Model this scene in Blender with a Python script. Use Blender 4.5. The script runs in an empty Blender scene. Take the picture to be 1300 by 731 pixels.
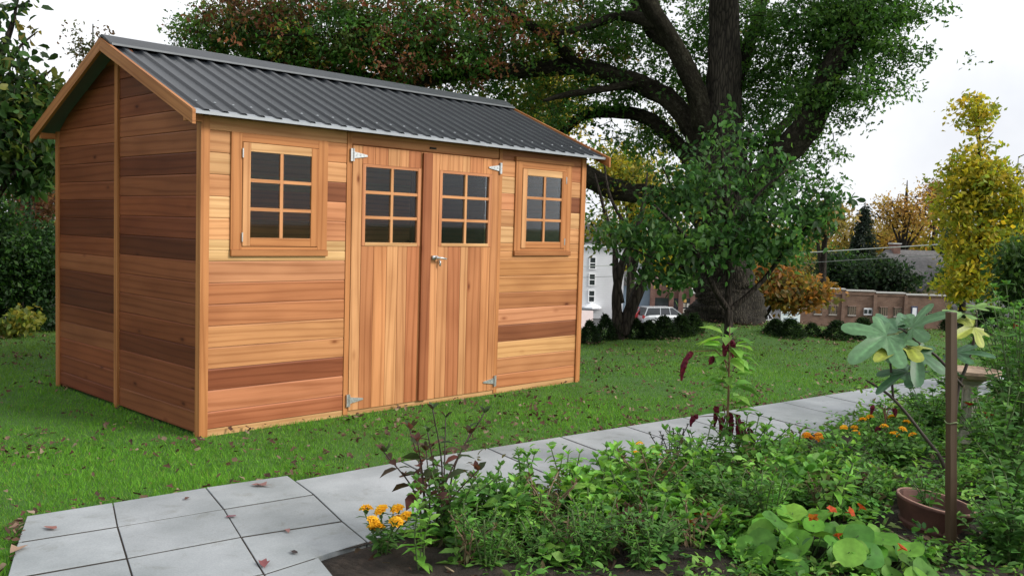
import bpy, math, random
import numpy as np
from mathutils import Vector, Matrix
RNG = np.random.default_rng(7)
random.seed(7)
S = bpy.context.scene
COL = S.collection
R = math.radians

# ------------------------------------------------------------------ camera (measured from the shed's two vanishing points)
FPX, PIT, ROLL, YAW = 1190.76, 0.0644, -0.0292, 0.7975
CAM = np.array([-2.868, -5.554, 1.402])
_c, _s = math.cos(YAW), math.sin(YAW)
FWD = np.array([_s*math.cos(PIT), _c*math.cos(PIT), -math.sin(PIT)])
RGT = np.array([_c, -_s, 0.0])
UPV = np.cross(RGT, FWD)
_cr, _sr = math.cos(ROLL), math.sin(ROLL)
FH = np.array([_s, _c, 0.0])

def ray(px, py):
    u, v = px-650, 365.5-py
    x, y = (_cr*u+_sr*v)/FPX, (-_sr*u+_cr*v)/FPX
    return FWD+x*RGT+y*UPV

def at(px, py, d):
    return CAM+ray(px, py)*d

def lawn_s(x, y):                      # distance beyond the lawn's far edge
    return (x-6.4)*.488+(y-2.16)*.872

OAK = np.array([9.2, 1.8])

def height(x, y):
    x = np.asarray(x, float); y = np.asarray(y, float)
    t = np.clip((lawn_s(x, y)-.9)/45, 0, 1)
    z = -6.6*(1-(1-t)**2)
    r2 = (x-OAK[0])**2+(y-OAK[1])**2
    return z+.16*np.exp(-r2/2.2)

def ground(px, py, z=None):
    d = ray(px, py)
    if z is not None:
        return CAM+d*((z-CAM[2])/d[2])
    t = 2.0
    while t < 400:
        p = CAM+d*t
        if p[2] <= height(p[0], p[1]):
            break
        t *= 1.004
    return CAM+d*t

def depth(p):
    return float(np.dot(np.asarray(p)-CAM, FWD))

cam = bpy.data.cameras.new('camera'); camo = bpy.data.objects.new('camera', cam); COL.objects.link(camo)
rx = _cr*RGT-_sr*UPV*-1
CR = _cr*RGT-_sr*UPV; CU = _sr*RGT+_cr*UPV
M = Matrix.Identity(4)
for i in range(3):
    M[i][0] = CR[i]; M[i][1] = CU[i]; M[i][2] = -FWD[i]; M[i][3] = CAM[i]
camo.matrix_world = M
cam.sensor_width = 36; cam.lens = FPX/1300*36; cam.clip_end = 3000; cam.clip_start = .05
S.camera = camo

# ------------------------------------------------------------------ object helpers
def link(o, parent=None):
    COL.objects.link(o)
    if parent is not None:
        o.parent = parent
    return o

def tag(o, label=None, cat=None, group=None, kind=None):
    if label: o['label'] = label
    if cat: o['category'] = cat
    if group: o['group'] = group
    if kind: o['kind'] = kind
    return o

def thing(name, label, cat, loc=(0, 0, 0), rz=0, group=None):
    o = bpy.data.objects.new(name, None); o.empty_display_size = .1
    o.location = Vector([float(v) for v in loc]); o.rotation_euler = (0, 0, rz)
    link(o); return tag(o, label, cat, group)

def copy_tree(o, parent=None):
    c = o.copy(); link(c)
    if parent is not None: c.parent = parent
    for ch in list(o.children): copy_tree(ch, c)
    return c

class MB:
    def __init__(s): s.v = []; s.f = []; s.c = []; s.uv = []
    def add(s, vs, fs, col=(1, 1, 1), uvs=None):
        b = len(s.v)
        s.v += [tuple(float(q) for q in p) for p in vs]
        s.f += [tuple(b+i for i in f) for f in fs]
        s.c += [tuple(col)]*len(vs) if not isinstance(col, list) else col
        s.uv += uvs if uvs is not None else [(p[0], p[2]) for p in vs]
    def box(s, a, b, col=(1, 1, 1)):
        x0, y0, z0 = a; x1, y1, z1 = b
        vs = [(x0, y0, z0), (x1, y0, z0), (x1, y1, z0), (x0, y1, z0), (x0, y0, z1), (x1, y0, z1), (x1, y1, z1), (x0, y1, z1)]
        s.add(vs, [(0, 3, 2, 1), (4, 5, 6, 7), (0, 1, 5, 4), (1, 2, 6, 5), (2, 3, 7, 6), (3, 0, 4, 7)], col)
        return s
    def tube(s, pts, rad, n=6, col=(1, 1, 1), cap=True):
        pts = [np.asarray(p, float) for p in pts]
        if not hasattr(rad, '__len__'): rad = [rad]*len(pts)
        b = len(s.v); vs = []; uvs = []; fs = []
        prev = None; L = 0
        for i, p in enumerate(pts):
            t = pts[min(i+1, len(pts)-1)]-pts[max(i-1, 0)]
            t = t/(np.linalg.norm(t)+1e-9)
            a = prev if prev is not None else (np.array([1., 0, 0]) if abs(t[0]) < .9 else np.array([0, 1., 0]))
            a = a-t*np.dot(a, t); a /= np.linalg.norm(a)+1e-9
            bb = np.cross(t, a); prev = a
            if i: L += np.linalg.norm(p-pts[i-1])
            for k in range(n):
                an = 2*math.pi*k/n
                vs.append(p+rad[i]*(math.cos(an)*a+math.sin(an)*bb)); uvs.append((L, k/n))
        for i in range(len(pts)-1):
            for k in range(n):
                k2 = (k+1) % n
                fs.append((i*n+k, i*n+k2, (i+1)*n+k2, (i+1)*n+k))
        if cap:
            fs.append(tuple(range(n-1, -1, -1))); fs.append(tuple((len(pts)-1)*n+k for k in range(n)))
        s.add(vs, fs, col, uvs); return s
    def lathe(s, prof, n=24, col=(1, 1, 1), o=(0, 0, 0)):
        vs = []; fs = []
        for r, z in prof:
            for k in range(n):
                an = 2*math.pi*k/n
                vs.append((o[0]+r*math.cos(an), o[1]+r*math.sin(an), o[2]+z))
        for i in range(len(prof)-1):
            for k in range(n):
                k2 = (k+1) % n
                fs.append((i*n+k, i*n+k2, (i+1)*n+k2, (i+1)*n+k))
        s.add(vs, fs, col); return s
    def prism(s, poly, z0, z1, col=(1, 1, 1), axis=2):
        n = len(poly)
        def mk(p, h): return {2: (p[0], p[1], h), 1: (p[0], h, p[1]), 0: (h, p[0], p[1])}[axis]
        vs = [mk(p, z0) for p in poly]+[mk(p, z1) for p in poly]
        fs = [tuple(range(n-1, -1, -1)), tuple(range(n, 2*n))]+[(i, (i+1) % n, n+(i+1) % n, n+i) for i in range(n)]
        s.add(vs, fs, col); return s
    def build(s, name, mat, parent=None, smooth=False, bevel=0, solid=0):
        me = bpy.data.meshes.new(name)
        me.from_pydata(s.v, [], s.f)
        at_ = me.attributes.new('Col', 'FLOAT_COLOR', 'POINT')
        a = np.ones((len(s.v), 4), np.float32); a[:, :3] = np.array(s.c, np.float32).reshape(-1, 3)
        at_.data.foreach_set('color', a.ravel())
        ul = me.uv_layers.new(name='UVMap')
        li = np.empty(len(me.loops), np.int32); me.loops.foreach_get('vertex_index', li)
        ul.data.foreach_set('uv', np.array(s.uv, np.float32)[li].ravel())
        if smooth: me.polygons.foreach_set('use_smooth', [True]*len(me.polygons))
        me.materials.append(mat)
        if bevel or not smooth:
            import bmesh
            bm = bmesh.new(); bm.from_mesh(me); bmesh.ops.recalc_face_normals(bm, faces=bm.faces); bm.to_mesh(me); bm.free()
        o = bpy.data.objects.new(name, me); link(o, parent)
        if solid:
            m = o.modifiers.new('s', 'SOLIDIFY'); m.thickness = solid; m.offset = 0
        if bevel:
            m = o.modifiers.new('b', 'BEVEL'); m.width = bevel; m.segments = 2; m.limit_method = 'ANGLE'
        return o

def np_mesh(name, V, F, C, mat, parent=None):
    """V (n,3); F (m,3) triangles; C (n,3)"""
    me = bpy.data.meshes.new(name)
    me.vertices.add(len(V)); me.vertices.foreach_set('co', np.ascontiguousarray(V, np.float32).ravel())
    me.loops.add(F.size); me.loops.foreach_set('vertex_index', np.ascontiguousarray(F, np.int32).ravel())
    me.polygons.add(len(F)); me.polygons.foreach_set('loop_start', np.arange(0, F.size, 3, dtype=np.int32))
    me.update(calc_edges=True)
    a = np.ones((len(V), 4), np.float32); a[:, :3] = C
    me.attributes.new('Col', 'FLOAT_COLOR', 'POINT').data.foreach_set('color', a.ravel())
    me.materials.append(mat)
    o = bpy.data.objects.new(name, me); link(o, parent); return o

def unit(a): return a/(np.linalg.norm(a, axis=-1, keepdims=True)+1e-9)

LEAFT = {
 'rhomb': (np.array([(0, 0, 0), (.45, .5, .1), (1, 0, -.05), (.45, -.5, .1)]), np.array([(0, 1, 2), (0, 2, 3)])),
 'leaf': (np.array([(0, 0, 0), (.22, .4, .07), (.6, .42, .06), (1, 0, -.14), (.6, -.42, .06), (.22, -.4, .07), (.5, 0, 0)]),
          np.array([(0, 1, 6), (1, 2, 6), (2, 3, 6), (3, 4, 6), (4, 5, 6), (5, 0, 6)])),
 'oak': (np.array([(0, 0, 0), (.25, .32, .05), (.4, .16, .02), (.6, .5, .06), (.75, .2, 0), (1, 0, -.1), (.75, -.2, 0), (.6, -.5, .06), (.4, -.16, .02), (.25, -.32, .05)]),
         np.array([(0, 1, 2), (0, 2, 8), (0, 8, 9), (2, 3, 4), (2, 4, 6), (2, 6, 8), (6, 7, 8), (4, 5, 6)])),
}
_k = [(math.cos(a)*.5+.35, math.sin(a)*.5, .03*math.cos(3*a)) for a in np.linspace(0, 2*math.pi, 13)[:-1]]
_k = [(x, y, z*1.8) for x, y, z in _k]
LEAFT['round'] = (np.array([(.35, 0, -.06)]+_k), np.array([(0, i+1, (i+1) % 12+1) for i in range(12)]))

def leaves(P, D, N, Ln, W, C, shape='rhomb'):
    """arrays of leaf base points, long directions, normals, lengths, widths and colours -> V,F,C"""
    T, TF = LEAFT[shape]
    D = unit(D); B = unit(np.cross(N, D)); N = np.cross(D, B)
    V = (P[:, None, :]+T[None, :, 0, None]*(D*Ln[:, None])[:, None, :]+T[None, :, 1, None]*(B*W[:, None])[:, None, :]
         + T[None, :, 2, None]*(N*Ln[:, None])[:, None, :])
    n, k = V.shape[:2]
    F = (TF[None]+(np.arange(n)*k)[:, None, None]).reshape(-1, 3)
    return V.reshape(-1, 3), F, np.repeat(C, k, axis=0)

def pick(cols, n, jit=.16):
    cols = np.array([c[:3] for c in cols], float)
    i = RNG.integers(0, len(cols), n)
    return np.clip(cols[i]*(1+jit*RNG.normal(size=(n, 1)))*(1+.06*RNG.normal(size=(n, 3))), .004, .9)

def lin(r, g, b, k=1.0):
    f = lambda c: ((c/255+.055)/1.055)**2.4 if c > 10 else c/255/12.92
    return (f(r)*k, f(g)*k, f(b)*k)

# ------------------------------------------------------------------ materials
def newmat(name):
    m = bpy.data.materials.new(name); m.use_nodes = True
    nt = m.node_tree; nt.nodes.clear()
    out = nt.nodes.new('ShaderNodeOutputMaterial'); b = nt.nodes.new('ShaderNodeBsdfPrincipled')
    nt.links.new(b.outputs[0], out.inputs[0])
    return m, nt, b, out

def nd(nt, t, **kw):
    n = nt.nodes.new(t)
    for k, v in kw.items(): setattr(n, k, v)
    return n

def ramp(nt, src, stops):
    r = nd(nt, 'ShaderNodeValToRGB'); e = r.color_ramp.elements
    while len(e) < len(stops): e.new(.5)
    for q, (p, c) in zip(e, stops):
        q.position = p; q.color = (*c, 1) if len(c) == 3 else c
    nt.links.new(src, r.inputs[0]); return r.outputs[0]

def noise(nt, vec, scale, detail=4, rough=.55, dist=0):
    n = nd(nt, 'ShaderNodeTexNoise'); n.inputs['Scale'].default_value = scale
    n.inputs['Detail'].default_value = detail; n.inputs['Roughness'].default_value = rough; n.inputs['Distortion'].default_value = dist
    if vec is not None: nt.links.new(vec, n.inputs['Vector'])
    return n.outputs['Fac']

def mul(nt, a, b, mode='MULTIPLY', fac=1.0):
    m = nd(nt, 'ShaderNodeMix', data_type='RGBA', blend_type=mode); m.inputs['Factor'].default_value = fac
    for s_, q in ((a, 6), (b, 7)):
        if hasattr(s_, 'is_linked'): nt.links.new(s_, m.inputs[q])
        else: m.inputs[q].default_value = (*s_, 1)
    return m.outputs[2]

def bump(nt, b, h, strength=.3, dist=.01):
    n = nd(nt, 'ShaderNodeBump'); n.inputs['Strength'].default_value = strength; n.inputs['Distance'].default_value = dist
    nt.links.new(h, n.inputs['Height']); nt.links.new(n.outputs[0], b.inputs['Normal'])

def objco(nt, sc=(1, 1, 1)):
    tc = nd(nt, 'ShaderNodeTexCoord'); mp = nd(nt, 'ShaderNodeMapping'); mp.inputs['Scale'].default_value = sc
    nt.links.new(tc.outputs['Object'], mp.inputs[0]); return mp.outputs[0]

def simple(name, col, rough=.6, metal=0, var=.25, scale=6, bmp=0):
    m, nt, b, o = newmat(name)
    f = noise(nt, objco(nt), scale, 5)
    c = ramp(nt, f, [(.3, tuple(q*(1-var) for q in col)), (.7, tuple(min(1, q*(1+var)) for q in col))])
    nt.links.new(c, b.inputs['Base Color']); b.inputs['Roughness'].default_value = rough; b.inputs['Metallic'].default_value = metal
    if bmp: bump(nt, b, noise(nt, objco(nt), scale*6, 4), bmp)
    return m

def attrmat(name, rough=.6, spec=.5, trans=0.0, var=.2, scale=8):
    m, nt, b, out = newmat(name)
    a = nd(nt, 'ShaderNodeAttribute', attribute_name='Col')
    f = noise(nt, objco(nt), scale, 3)
    g = ramp(nt, f, [(.3, (1-var,)*3), (.7, (1+var*.6,)*3)])
    c = mul(nt, a.outputs['Color'], g)
    nt.links.new(c, b.inputs['Base Color']); b.inputs['Roughness'].default_value = rough
    b.inputs['Specular IOR Level'].default_value = spec
    if trans:
        t = nd(nt, 'ShaderNodeBsdfTranslucent')
        c2 = mul(nt, c, (1.25, 1.3, .7)); nt.links.new(c2, t.inputs[0])
        mx = nd(nt, 'ShaderNodeMixShader'); mx.inputs[0].default_value = trans
        nt.links.new(b.outputs[0], mx.inputs[1]); nt.links.new(t.outputs[0], mx.inputs[2]); nt.links.new(mx.outputs[0], out.inputs[0])
    return m

M_leaf = attrmat('leaf_green', .5, .25, .5)
M_herb = attrmat('herb_leaf', .55, .22, .35, .25, 30)
M_grass = attrmat('grass_blade', .6, .25, .25)
M_petal = attrmat('petal', .6, .2, .2, .15, 60)
M_dry = attrmat('dry_leaf', .8, .2, .1, .3, 40)
M_paint = attrmat('painted', .5, .4, 0, .06, 3)
M_stem = attrmat('stem', .6, .3, 0, .2, 30)

def bark(name, c0, c1, sc=(14, 14, 2.2)):
    m, nt, b, o = newmat(name)
    v = nd(nt, 'ShaderNodeTexVoronoi', feature='DISTANCE_TO_EDGE'); v.inputs['Scale'].default_value = 1
    co = objco(nt, sc)
    wob = nd(nt, 'ShaderNodeMix', data_type='VECTOR'); wob.inputs['Factor'].default_value = .25
    nz = nd(nt, 'ShaderNodeTexNoise'); nz.inputs['Scale'].default_value = .8; nt.links.new(co, nz.inputs['Vector'])
    nt.links.new(co, wob.inputs[4]); nt.links.new(nz.outputs['Color'], wob.inputs[5]); nt.links.new(wob.outputs[1], v.inputs['Vector'])
    f = noise(nt, objco(nt), 3, 6)
    cc = ramp(nt, v.outputs['Distance'], [(0, c0), (.22, c1)])
    cc = mul(nt, cc, ramp(nt, f, [(.3, (.6, .6, .6)), (.7, (1.2, 1.2, 1.15))]))
    nt.links.new(cc, b.inputs['Base Color']); b.inputs['Roughness'].default_value = .9
    b.inputs['Specular IOR Level'].default_value = .15
    bump(nt, b, v.outputs['Distance'], .9, .03); return m
M_bark = bark('oak_bark', (.010, .0085, .007), (.040, .035, .027), (34, 34, 5))
def limbmat():
    m, nt, b, o = newmat('limb_bark'); co = objco(nt)
    uv = nd(nt, 'ShaderNodeUVMap', uv_map='UVMap'); mp = nd(nt, 'ShaderNodeMapping'); mp.inputs['Scale'].default_value = (7, 16, 1); nt.links.new(uv.outputs[0], mp.inputs[0])
    f = noise(nt, co, 26, 8, .75, .6); g = noise(nt, mp.outputs[0], 1, 6, .7); h = noise(nt, co, 2.2, 4, .6)
    mm = nd(nt, 'ShaderNodeMath', operation='MULTIPLY'); nt.links.new(f, mm.inputs[0]); nt.links.new(g, mm.inputs[1])
    c = ramp(nt, mm.outputs[0], [(.12, (.007, .006, .005)), (.26, (.028, .024, .019)), (.40, (.075, .070, .056))])
    c = mul(nt, c, ramp(nt, h, [(.35, (.55, .55, .5)), (.65, (1.15, 1.2, 1.05))]))
    nt.links.new(c, b.inputs['Base Color']); b.inputs['Roughness'].default_value = .95; b.inputs['Specular IOR Level'].default_value = .08
    bump(nt, b, mm.outputs[0], 1.0, .06); return m
M_limb = limbmat()
M_bark2 = bark('dark_bark', (.014, .011, .009), (.045, .037, .03), (30, 30, 6))

def wood(name, rough=.55, knots=True, weather=0):
    m, nt, b, out = newmat(name)
    a = nd(nt, 'ShaderNodeAttribute', attribute_name='Col')
    uv = nd(nt, 'ShaderNodeUVMap', uv_map='UVMap')
    def mp(sc):
        n = nd(nt, 'ShaderNodeMapping'); n.inputs['Scale'].default_value = sc; nt.links.new(uv.outputs[0], n.inputs[0]); return n.outputs[0]
    f1 = noise(nt, mp((1.3, 55, 1)), 1, 5, .6, .4)
    f2 = noise(nt, mp((6, 260, 1)), 1, 3, .6)
    # figure: warped rings stretched along the board
    w = nd(nt, 'ShaderNodeTexWave', wave_type='BANDS', bands_direction='Y'); w.inputs['Scale'].default_value = 1
    w.inputs['Distortion'].default_value = 12; w.inputs['Detail'].default_value = 2.5; w.inputs['Detail Scale'].default_value = .35
    nt.links.new(mp((.8, 5.5, 1)), w.inputs['Vector'])
    c = mul(nt, a.outputs['Color'], ramp(nt, f1, [(.25, (.83, .79, .75)), (.5, (1, 1, 1)), (.8, (1.07, 1.08, 1.09))]))
    c = mul(nt, c, ramp(nt, w.outputs['Fac'], [(0, (.74, .66, .58)), (.28, (1, 1, 1)), (1, (1.06, 1.05, 1.04))]), fac=.75)
    c = mul(nt, c, ramp(nt, f2, [(.3, (.93, .92, .91)), (.7, (1.03, 1.03, 1.03))]))
    big = noise(nt, mp((.9, 2.2, 1)), 1.6, 2)
    c = mul(nt, c, ramp(nt, big, [(.3, (.80, .74, .70)), (.55, (1, 1, 1)), (.8, (1.1, 1.1, 1.1))]))
    if knots:
        v = nd(nt, 'ShaderNodeTexVoronoi'); v.inputs['Scale'].default_value = 1; v.inputs['Randomness'].default_value = 1
        nt.links.new(mp((3.0, 7.2, 1)), v.inputs['Vector'])
        k = ramp(nt, v.outputs['Distance'], [(.0, (.25, .15, .1)), (.05, (.42, .28, .2)), (.1, (.8, .74, .7)), (.18, (1, 1, 1))])
        sep = nd(nt, 'ShaderNodeSeparateColor'); nt.links.new(v.outputs['Color'], sep.inputs[0])
        gt = nd(nt, 'ShaderNodeMath', operation='GREATER_THAN'); gt.inputs[1].default_value = .62; nt.links.new(sep.outputs[0], gt.inputs[0])
        mm = nd(nt, 'ShaderNodeMix', data_type='RGBA', blend_type='MULTIPLY'); nt.links.new(gt.outputs[0], mm.inputs['Factor'])
        nt.links.new(c, mm.inputs[6]); nt.links.new(k, mm.inputs[7]); c = mm.outputs[2]
    nt.links.new(c, b.inputs['Base Color']); b.inputs['Roughness'].default_value = rough; b.inputs['Specular IOR Level'].default_value = .2
    bump(nt, b, f2, .12, .002)
    return m
M_wood = wood('cedar_wood')
M_trim = wood('cedar_trim', knots=False)
M_glass, nt, b, out = newmat('window_glass')
tr = nd(nt, 'ShaderNodeBsdfTransparent'); tr.inputs[0].default_value = (.95, .97, .96, 1)
gl = nd(nt, 'ShaderNodeBsdfGlossy'); gl.inputs['Roughness'].default_value = .03; gl.inputs[0].default_value = (.9, .92, .95, 1)
fr = nd(nt, 'ShaderNodeFresnel'); fr.inputs[0].default_value = 1.27
mx = nd(nt, 'ShaderNodeMixShader'); nt.links.new(fr.outputs[0], mx.inputs[0]); nt.links.new(tr.outputs[0], mx.inputs[1]); nt.links.new(gl.outputs[0], mx.inputs[2]); nt.links.new(mx.outputs[0], out.inputs[0])
M_roof = simple('charcoal_roof_steel', (.016, .019, .023), .34, 0, .15, 3)
M_roof.node_tree.nodes['Principled BSDF'].inputs['Specular IOR Level'].default_value = .3
M_zinc = simple('pale_flashing', (.30, .32, .34), .4, .4, .1, 8)
M_lip = simple('ridge_edge', (.13, .14, .15), .4, .3, .1, 8)
M_soffit = simple('grey_roof_underside', (.10, .11, .11), .6, 0, .1, 5)
M_steel = simple('galvanised_hinge', (.55, .56, .56), .35, .7, .25, 60)
M_black = simple('black_metal', (.02, .02, .02), .5, .2)
M_pane = simple('far_window_pane', (.03, .035, .04), .12, 0, .3, 1)
M_terra = simple('terracotta', (.085, .036, .026), .8, 0, .4, 9, .2)
M_stone = simple('weathered_stone', (.26, .25, .2), .9, 0, .3, 14, .4)
M_stonetop = simple('sandstone_top', (.30, .215, .15), .85, 0, .25, 18, .3)
M_car_glass = simple('car_glass', (.02, .024, .028), .08, 0, .1)
M_tyre = simple('tyre_rubber', (.02, .02, .02), .8)

def concrete():
    m, nt, b, o = newmat('pale_concrete_slab')
    a = nd(nt, 'ShaderNodeAttribute', attribute_name='Col')
    co = objco(nt)
    c = mul(nt, a.outputs['Color'], ramp(nt, noise(nt, co, 2.2, 6, .6), [(.3, (.80, .81, .82)), (.7, (1.08, 1.08, 1.08))]))
    c = mul(nt, c, ramp(nt, noise(nt, co, 160, 3), [(.3, (.88, .88, .88)), (.7, (1.07, 1.07, 1.07))]))
    c = mul(nt, c, ramp(nt, noise(nt, co, 7, 6, .7, .6), [(.30, (.80, .79, .75)), (.44, (1, 1, 1))]))
    c = mul(nt, c, ramp(nt, noise(nt, co, 1.1, 4, .6), [(.35, (.86, .88, .86)), (.6, (1.04, 1.04, 1.04))]))
    nt.links.new(c, b.inputs['Base Color']); b.inputs['Roughness'].default_value = .85
    bump(nt, b, noise(nt, co, 120, 4), .15, .004); return m
M_conc = concrete()

def soilmat():
    m, nt, b, o = newmat('garden_soil'); co = objco(nt)
    c = ramp(nt, noise(nt, co, 9, 8, .7), [(.3, (.012, .009, .006)), (.55, (.036, .026, .018)), (.75, (.085, .062, .045))])
    nt.links.new(c, b.inputs['Base Color']); b.inputs['Roughness'].default_value = .95
    bump(nt, b, noise(nt, co, 40, 8, .7), 1.0, .03); return m
M_soil = soilmat()

def groundmat():
    m, nt, b, o = newmat('lawn_ground'); co = objco(nt)
    c = ramp(nt, noise(nt, co, 3.5, 8, .7), [(.3, (.028, .08, .010)), (.6, (.045, .12, .014)), (.8, (.06, .09, .02))])
    nt.links.new(c, b.inputs['Base Color']); b.inputs['Roughness'].default_value = .95; return m
M_ground = groundmat()
M_asphalt = simple('asphalt', (.06, .06, .062), .9, 0, .2, .8)

def brick(name, c1, c2, mortar, scale=1.0):
    m, nt, b, o = newmat(name)
    tc = nd(nt, 'ShaderNodeUVMap', uv_map='UVMap')
    t = nd(nt, 'ShaderNodeTexBrick'); t.inputs['Scale'].default_value = scale
    t.inputs['Color1'].default_value = (*c1, 1); t.inputs['Color2'].default_value = (*c2, 1); t.inputs['Mortar'].default_value = (*mortar, 1)
    t.inputs['Brick Width'].default_value = .24; t.inputs['Row Height'].default_value = .085; t.inputs['Mortar Size'].default_value = .008
    nt.links.new(tc.outputs[0], t.inputs[0])
    c = mul(nt, t.outputs['Color'], ramp(nt, noise(nt, tc.outputs[0], 1.3, 5), [(.3, (.72, .7, .68)), (.7, (1.2, 1.2, 1.2))]))
    nt.links.new(c, b.inputs['Base Color']); b.inputs['Roughness'].default_value = .9; return m
M_brick = brick('worn_red_brick', (.125, .064, .040), (.175, .095, .060), (.18, .155, .13))
M_brick2 = brick('shop_brick', (.16, .07, .055), (.2, .1, .075), (.2, .16, .14))

def clap(name, col):
    m, nt, b, o = newmat(name)
    w = nd(nt, 'ShaderNodeTexWave', wave_type='BANDS', bands_direction='Z', wave_profile='SAW'); w.inputs['Scale'].default_value = 1.6
    tc = nd(nt, 'ShaderNodeTexCoord'); nt.links.new(tc.outputs['Object'], w.inputs[0])
    c = ramp(nt, noise(nt, tc.outputs['Object'], .8, 4), [(.3, tuple(q*.9 for q in col)), (.7, col)])
    nt.links.new(c, b.inputs['Base Color']); b.inputs['Roughness'].default_value = .7
    bump(nt, b, w.outputs['Fac'], .6, .05); return m
M_clap = clap('white_clapboard', (.74, .75, .77)); M_clapb = clap('blue_clapboard', (.24, .32, .40)); M_clapy = clap('cream_clapboard', (.55, .46, .24))
M_shingle = simple('grey_shingle', (.12, .115, .115), .9, 0, .3, 3)

# ------------------------------------------------------------------ the setting
def build_terrain():
    # one sheet to the horizon in rotated coordinates (along the view), fine near, coarse far
    ua = np.r_[np.linspace(-900, -60, 12), np.linspace(-50, -16, 12), np.linspace(-14, 14, 57), np.linspace(16, 50, 12), np.linspace(60, 900, 12)]
    va = np.r_[np.linspace(-60, -6, 6), np.linspace(-4, 20, 97), np.linspace(20.5, 80, 90), np.linspace(90, 1600, 14)]
    U, V = np.meshgrid(ua, va)
    X = CAM[0]+U*RGT[0]+V*FH[0]; Y = CAM[1]+U*RGT[1]+V*FH[1]; Z = height(X, Y)
    near = (lawn_s(X, Y) < -2)
    Z = np.where(near, 0, Z)
    mb = MB(); n = len(ua); vs = np.stack([X, Y, Z], -1).reshape(-1, 3)
    fs = [(j*n+i, j*n+i+1, (j+1)*n+i+1, (j+1)*n+i) for j in range(len(va)-1) for i in range(n-1)]
    mb.add(vs, fs)
    tag(mb.build('ground', M_ground, None, True), 'green lawn ground falling away beyond the hedge', kind='structure')
build_terrain()

def up_line(x): return -1.325-.118*x        # path's far edge
def lo_line(x): return np.where(np.asarray(x) > .3, -2.325-.080*x, -2.349-.030*(.3-x))        # path's edge along the bed

# street and parking lot at the foot of the slope
def street():
    mb = MB(); pts = []
    for s_ in (47, 100):
        row = []
        for k in np.linspace(-160, 160, 9):
            p = np.array([6.4, 2.16])+s_*np.array([.488, .872])+k*np.array([.872, -.488]); row.append((p[0], p[1], -6.57))
        pts += row
    fs = [(i, i+1, 9+i+1, 9+i) for i in range(8)]
    mb.add(pts, fs); tag(mb.build('street', M_asphalt), 'grey asphalt street and parking lot below the lawn', kind='structure')
street()

ZP = .035   # top of the slabs
def inset(P, g):
    """move every edge of the polygon inwards by g (one value, or one per edge)"""
    P = [np.array(p, float) for p in P]; n = len(P); g = list(g) if hasattr(g, '__len__') else [g]*n
    ar = sum(P[i][0]*P[(i+1) % n][1]-P[(i+1) % n][0]*P[i][1] for i in range(n)); sg = 1 if ar > 0 else -1
    L = []
    for i in range(n):
        d = unit(P[(i+1) % n]-P[i]); L.append((P[i]+np.array([-d[1], d[0]])*sg*g[i], d))
    out = []
    for i in range(n):
        (p, d), (q, e) = L[i-1], L[i]; den = d[0]*e[1]-d[1]*e[0]
        out.append(q if abs(den) < .05 else p+d*(((q-p)[0]*e[1]-(q-p)[1]*e[0])/den))
    return out

def slab(mb, poly, h=ZP, g=(.010, .0035, .010, .0035)):
    n = len(poly); g = (list(g)+[.004]*n)[:n]
    Q = inset(poly, [v*random.uniform(.75, 1.3) for v in g]); ins = inset(Q, .0015)
    k = random.uniform(.90, 1.05); col = (.315*k, .335*k, .35*k); z = h+random.uniform(-.001, .001)
    vs = [(p[0], p[1], -.02) for p in Q]+[(p[0], p[1], z-.0015) for p in Q]+[(p[0], p[1], z) for p in ins]
    fs = [(i, (i+1) % n, n+(i+1) % n, n+i) for i in range(n)]+[(n+i, n+(i+1) % n, 2*n+(i+1) % n, 2*n+i) for i in range(n)]+[tuple(range(2*n, 3*n))]
    mb.add(vs, fs, col)

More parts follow.
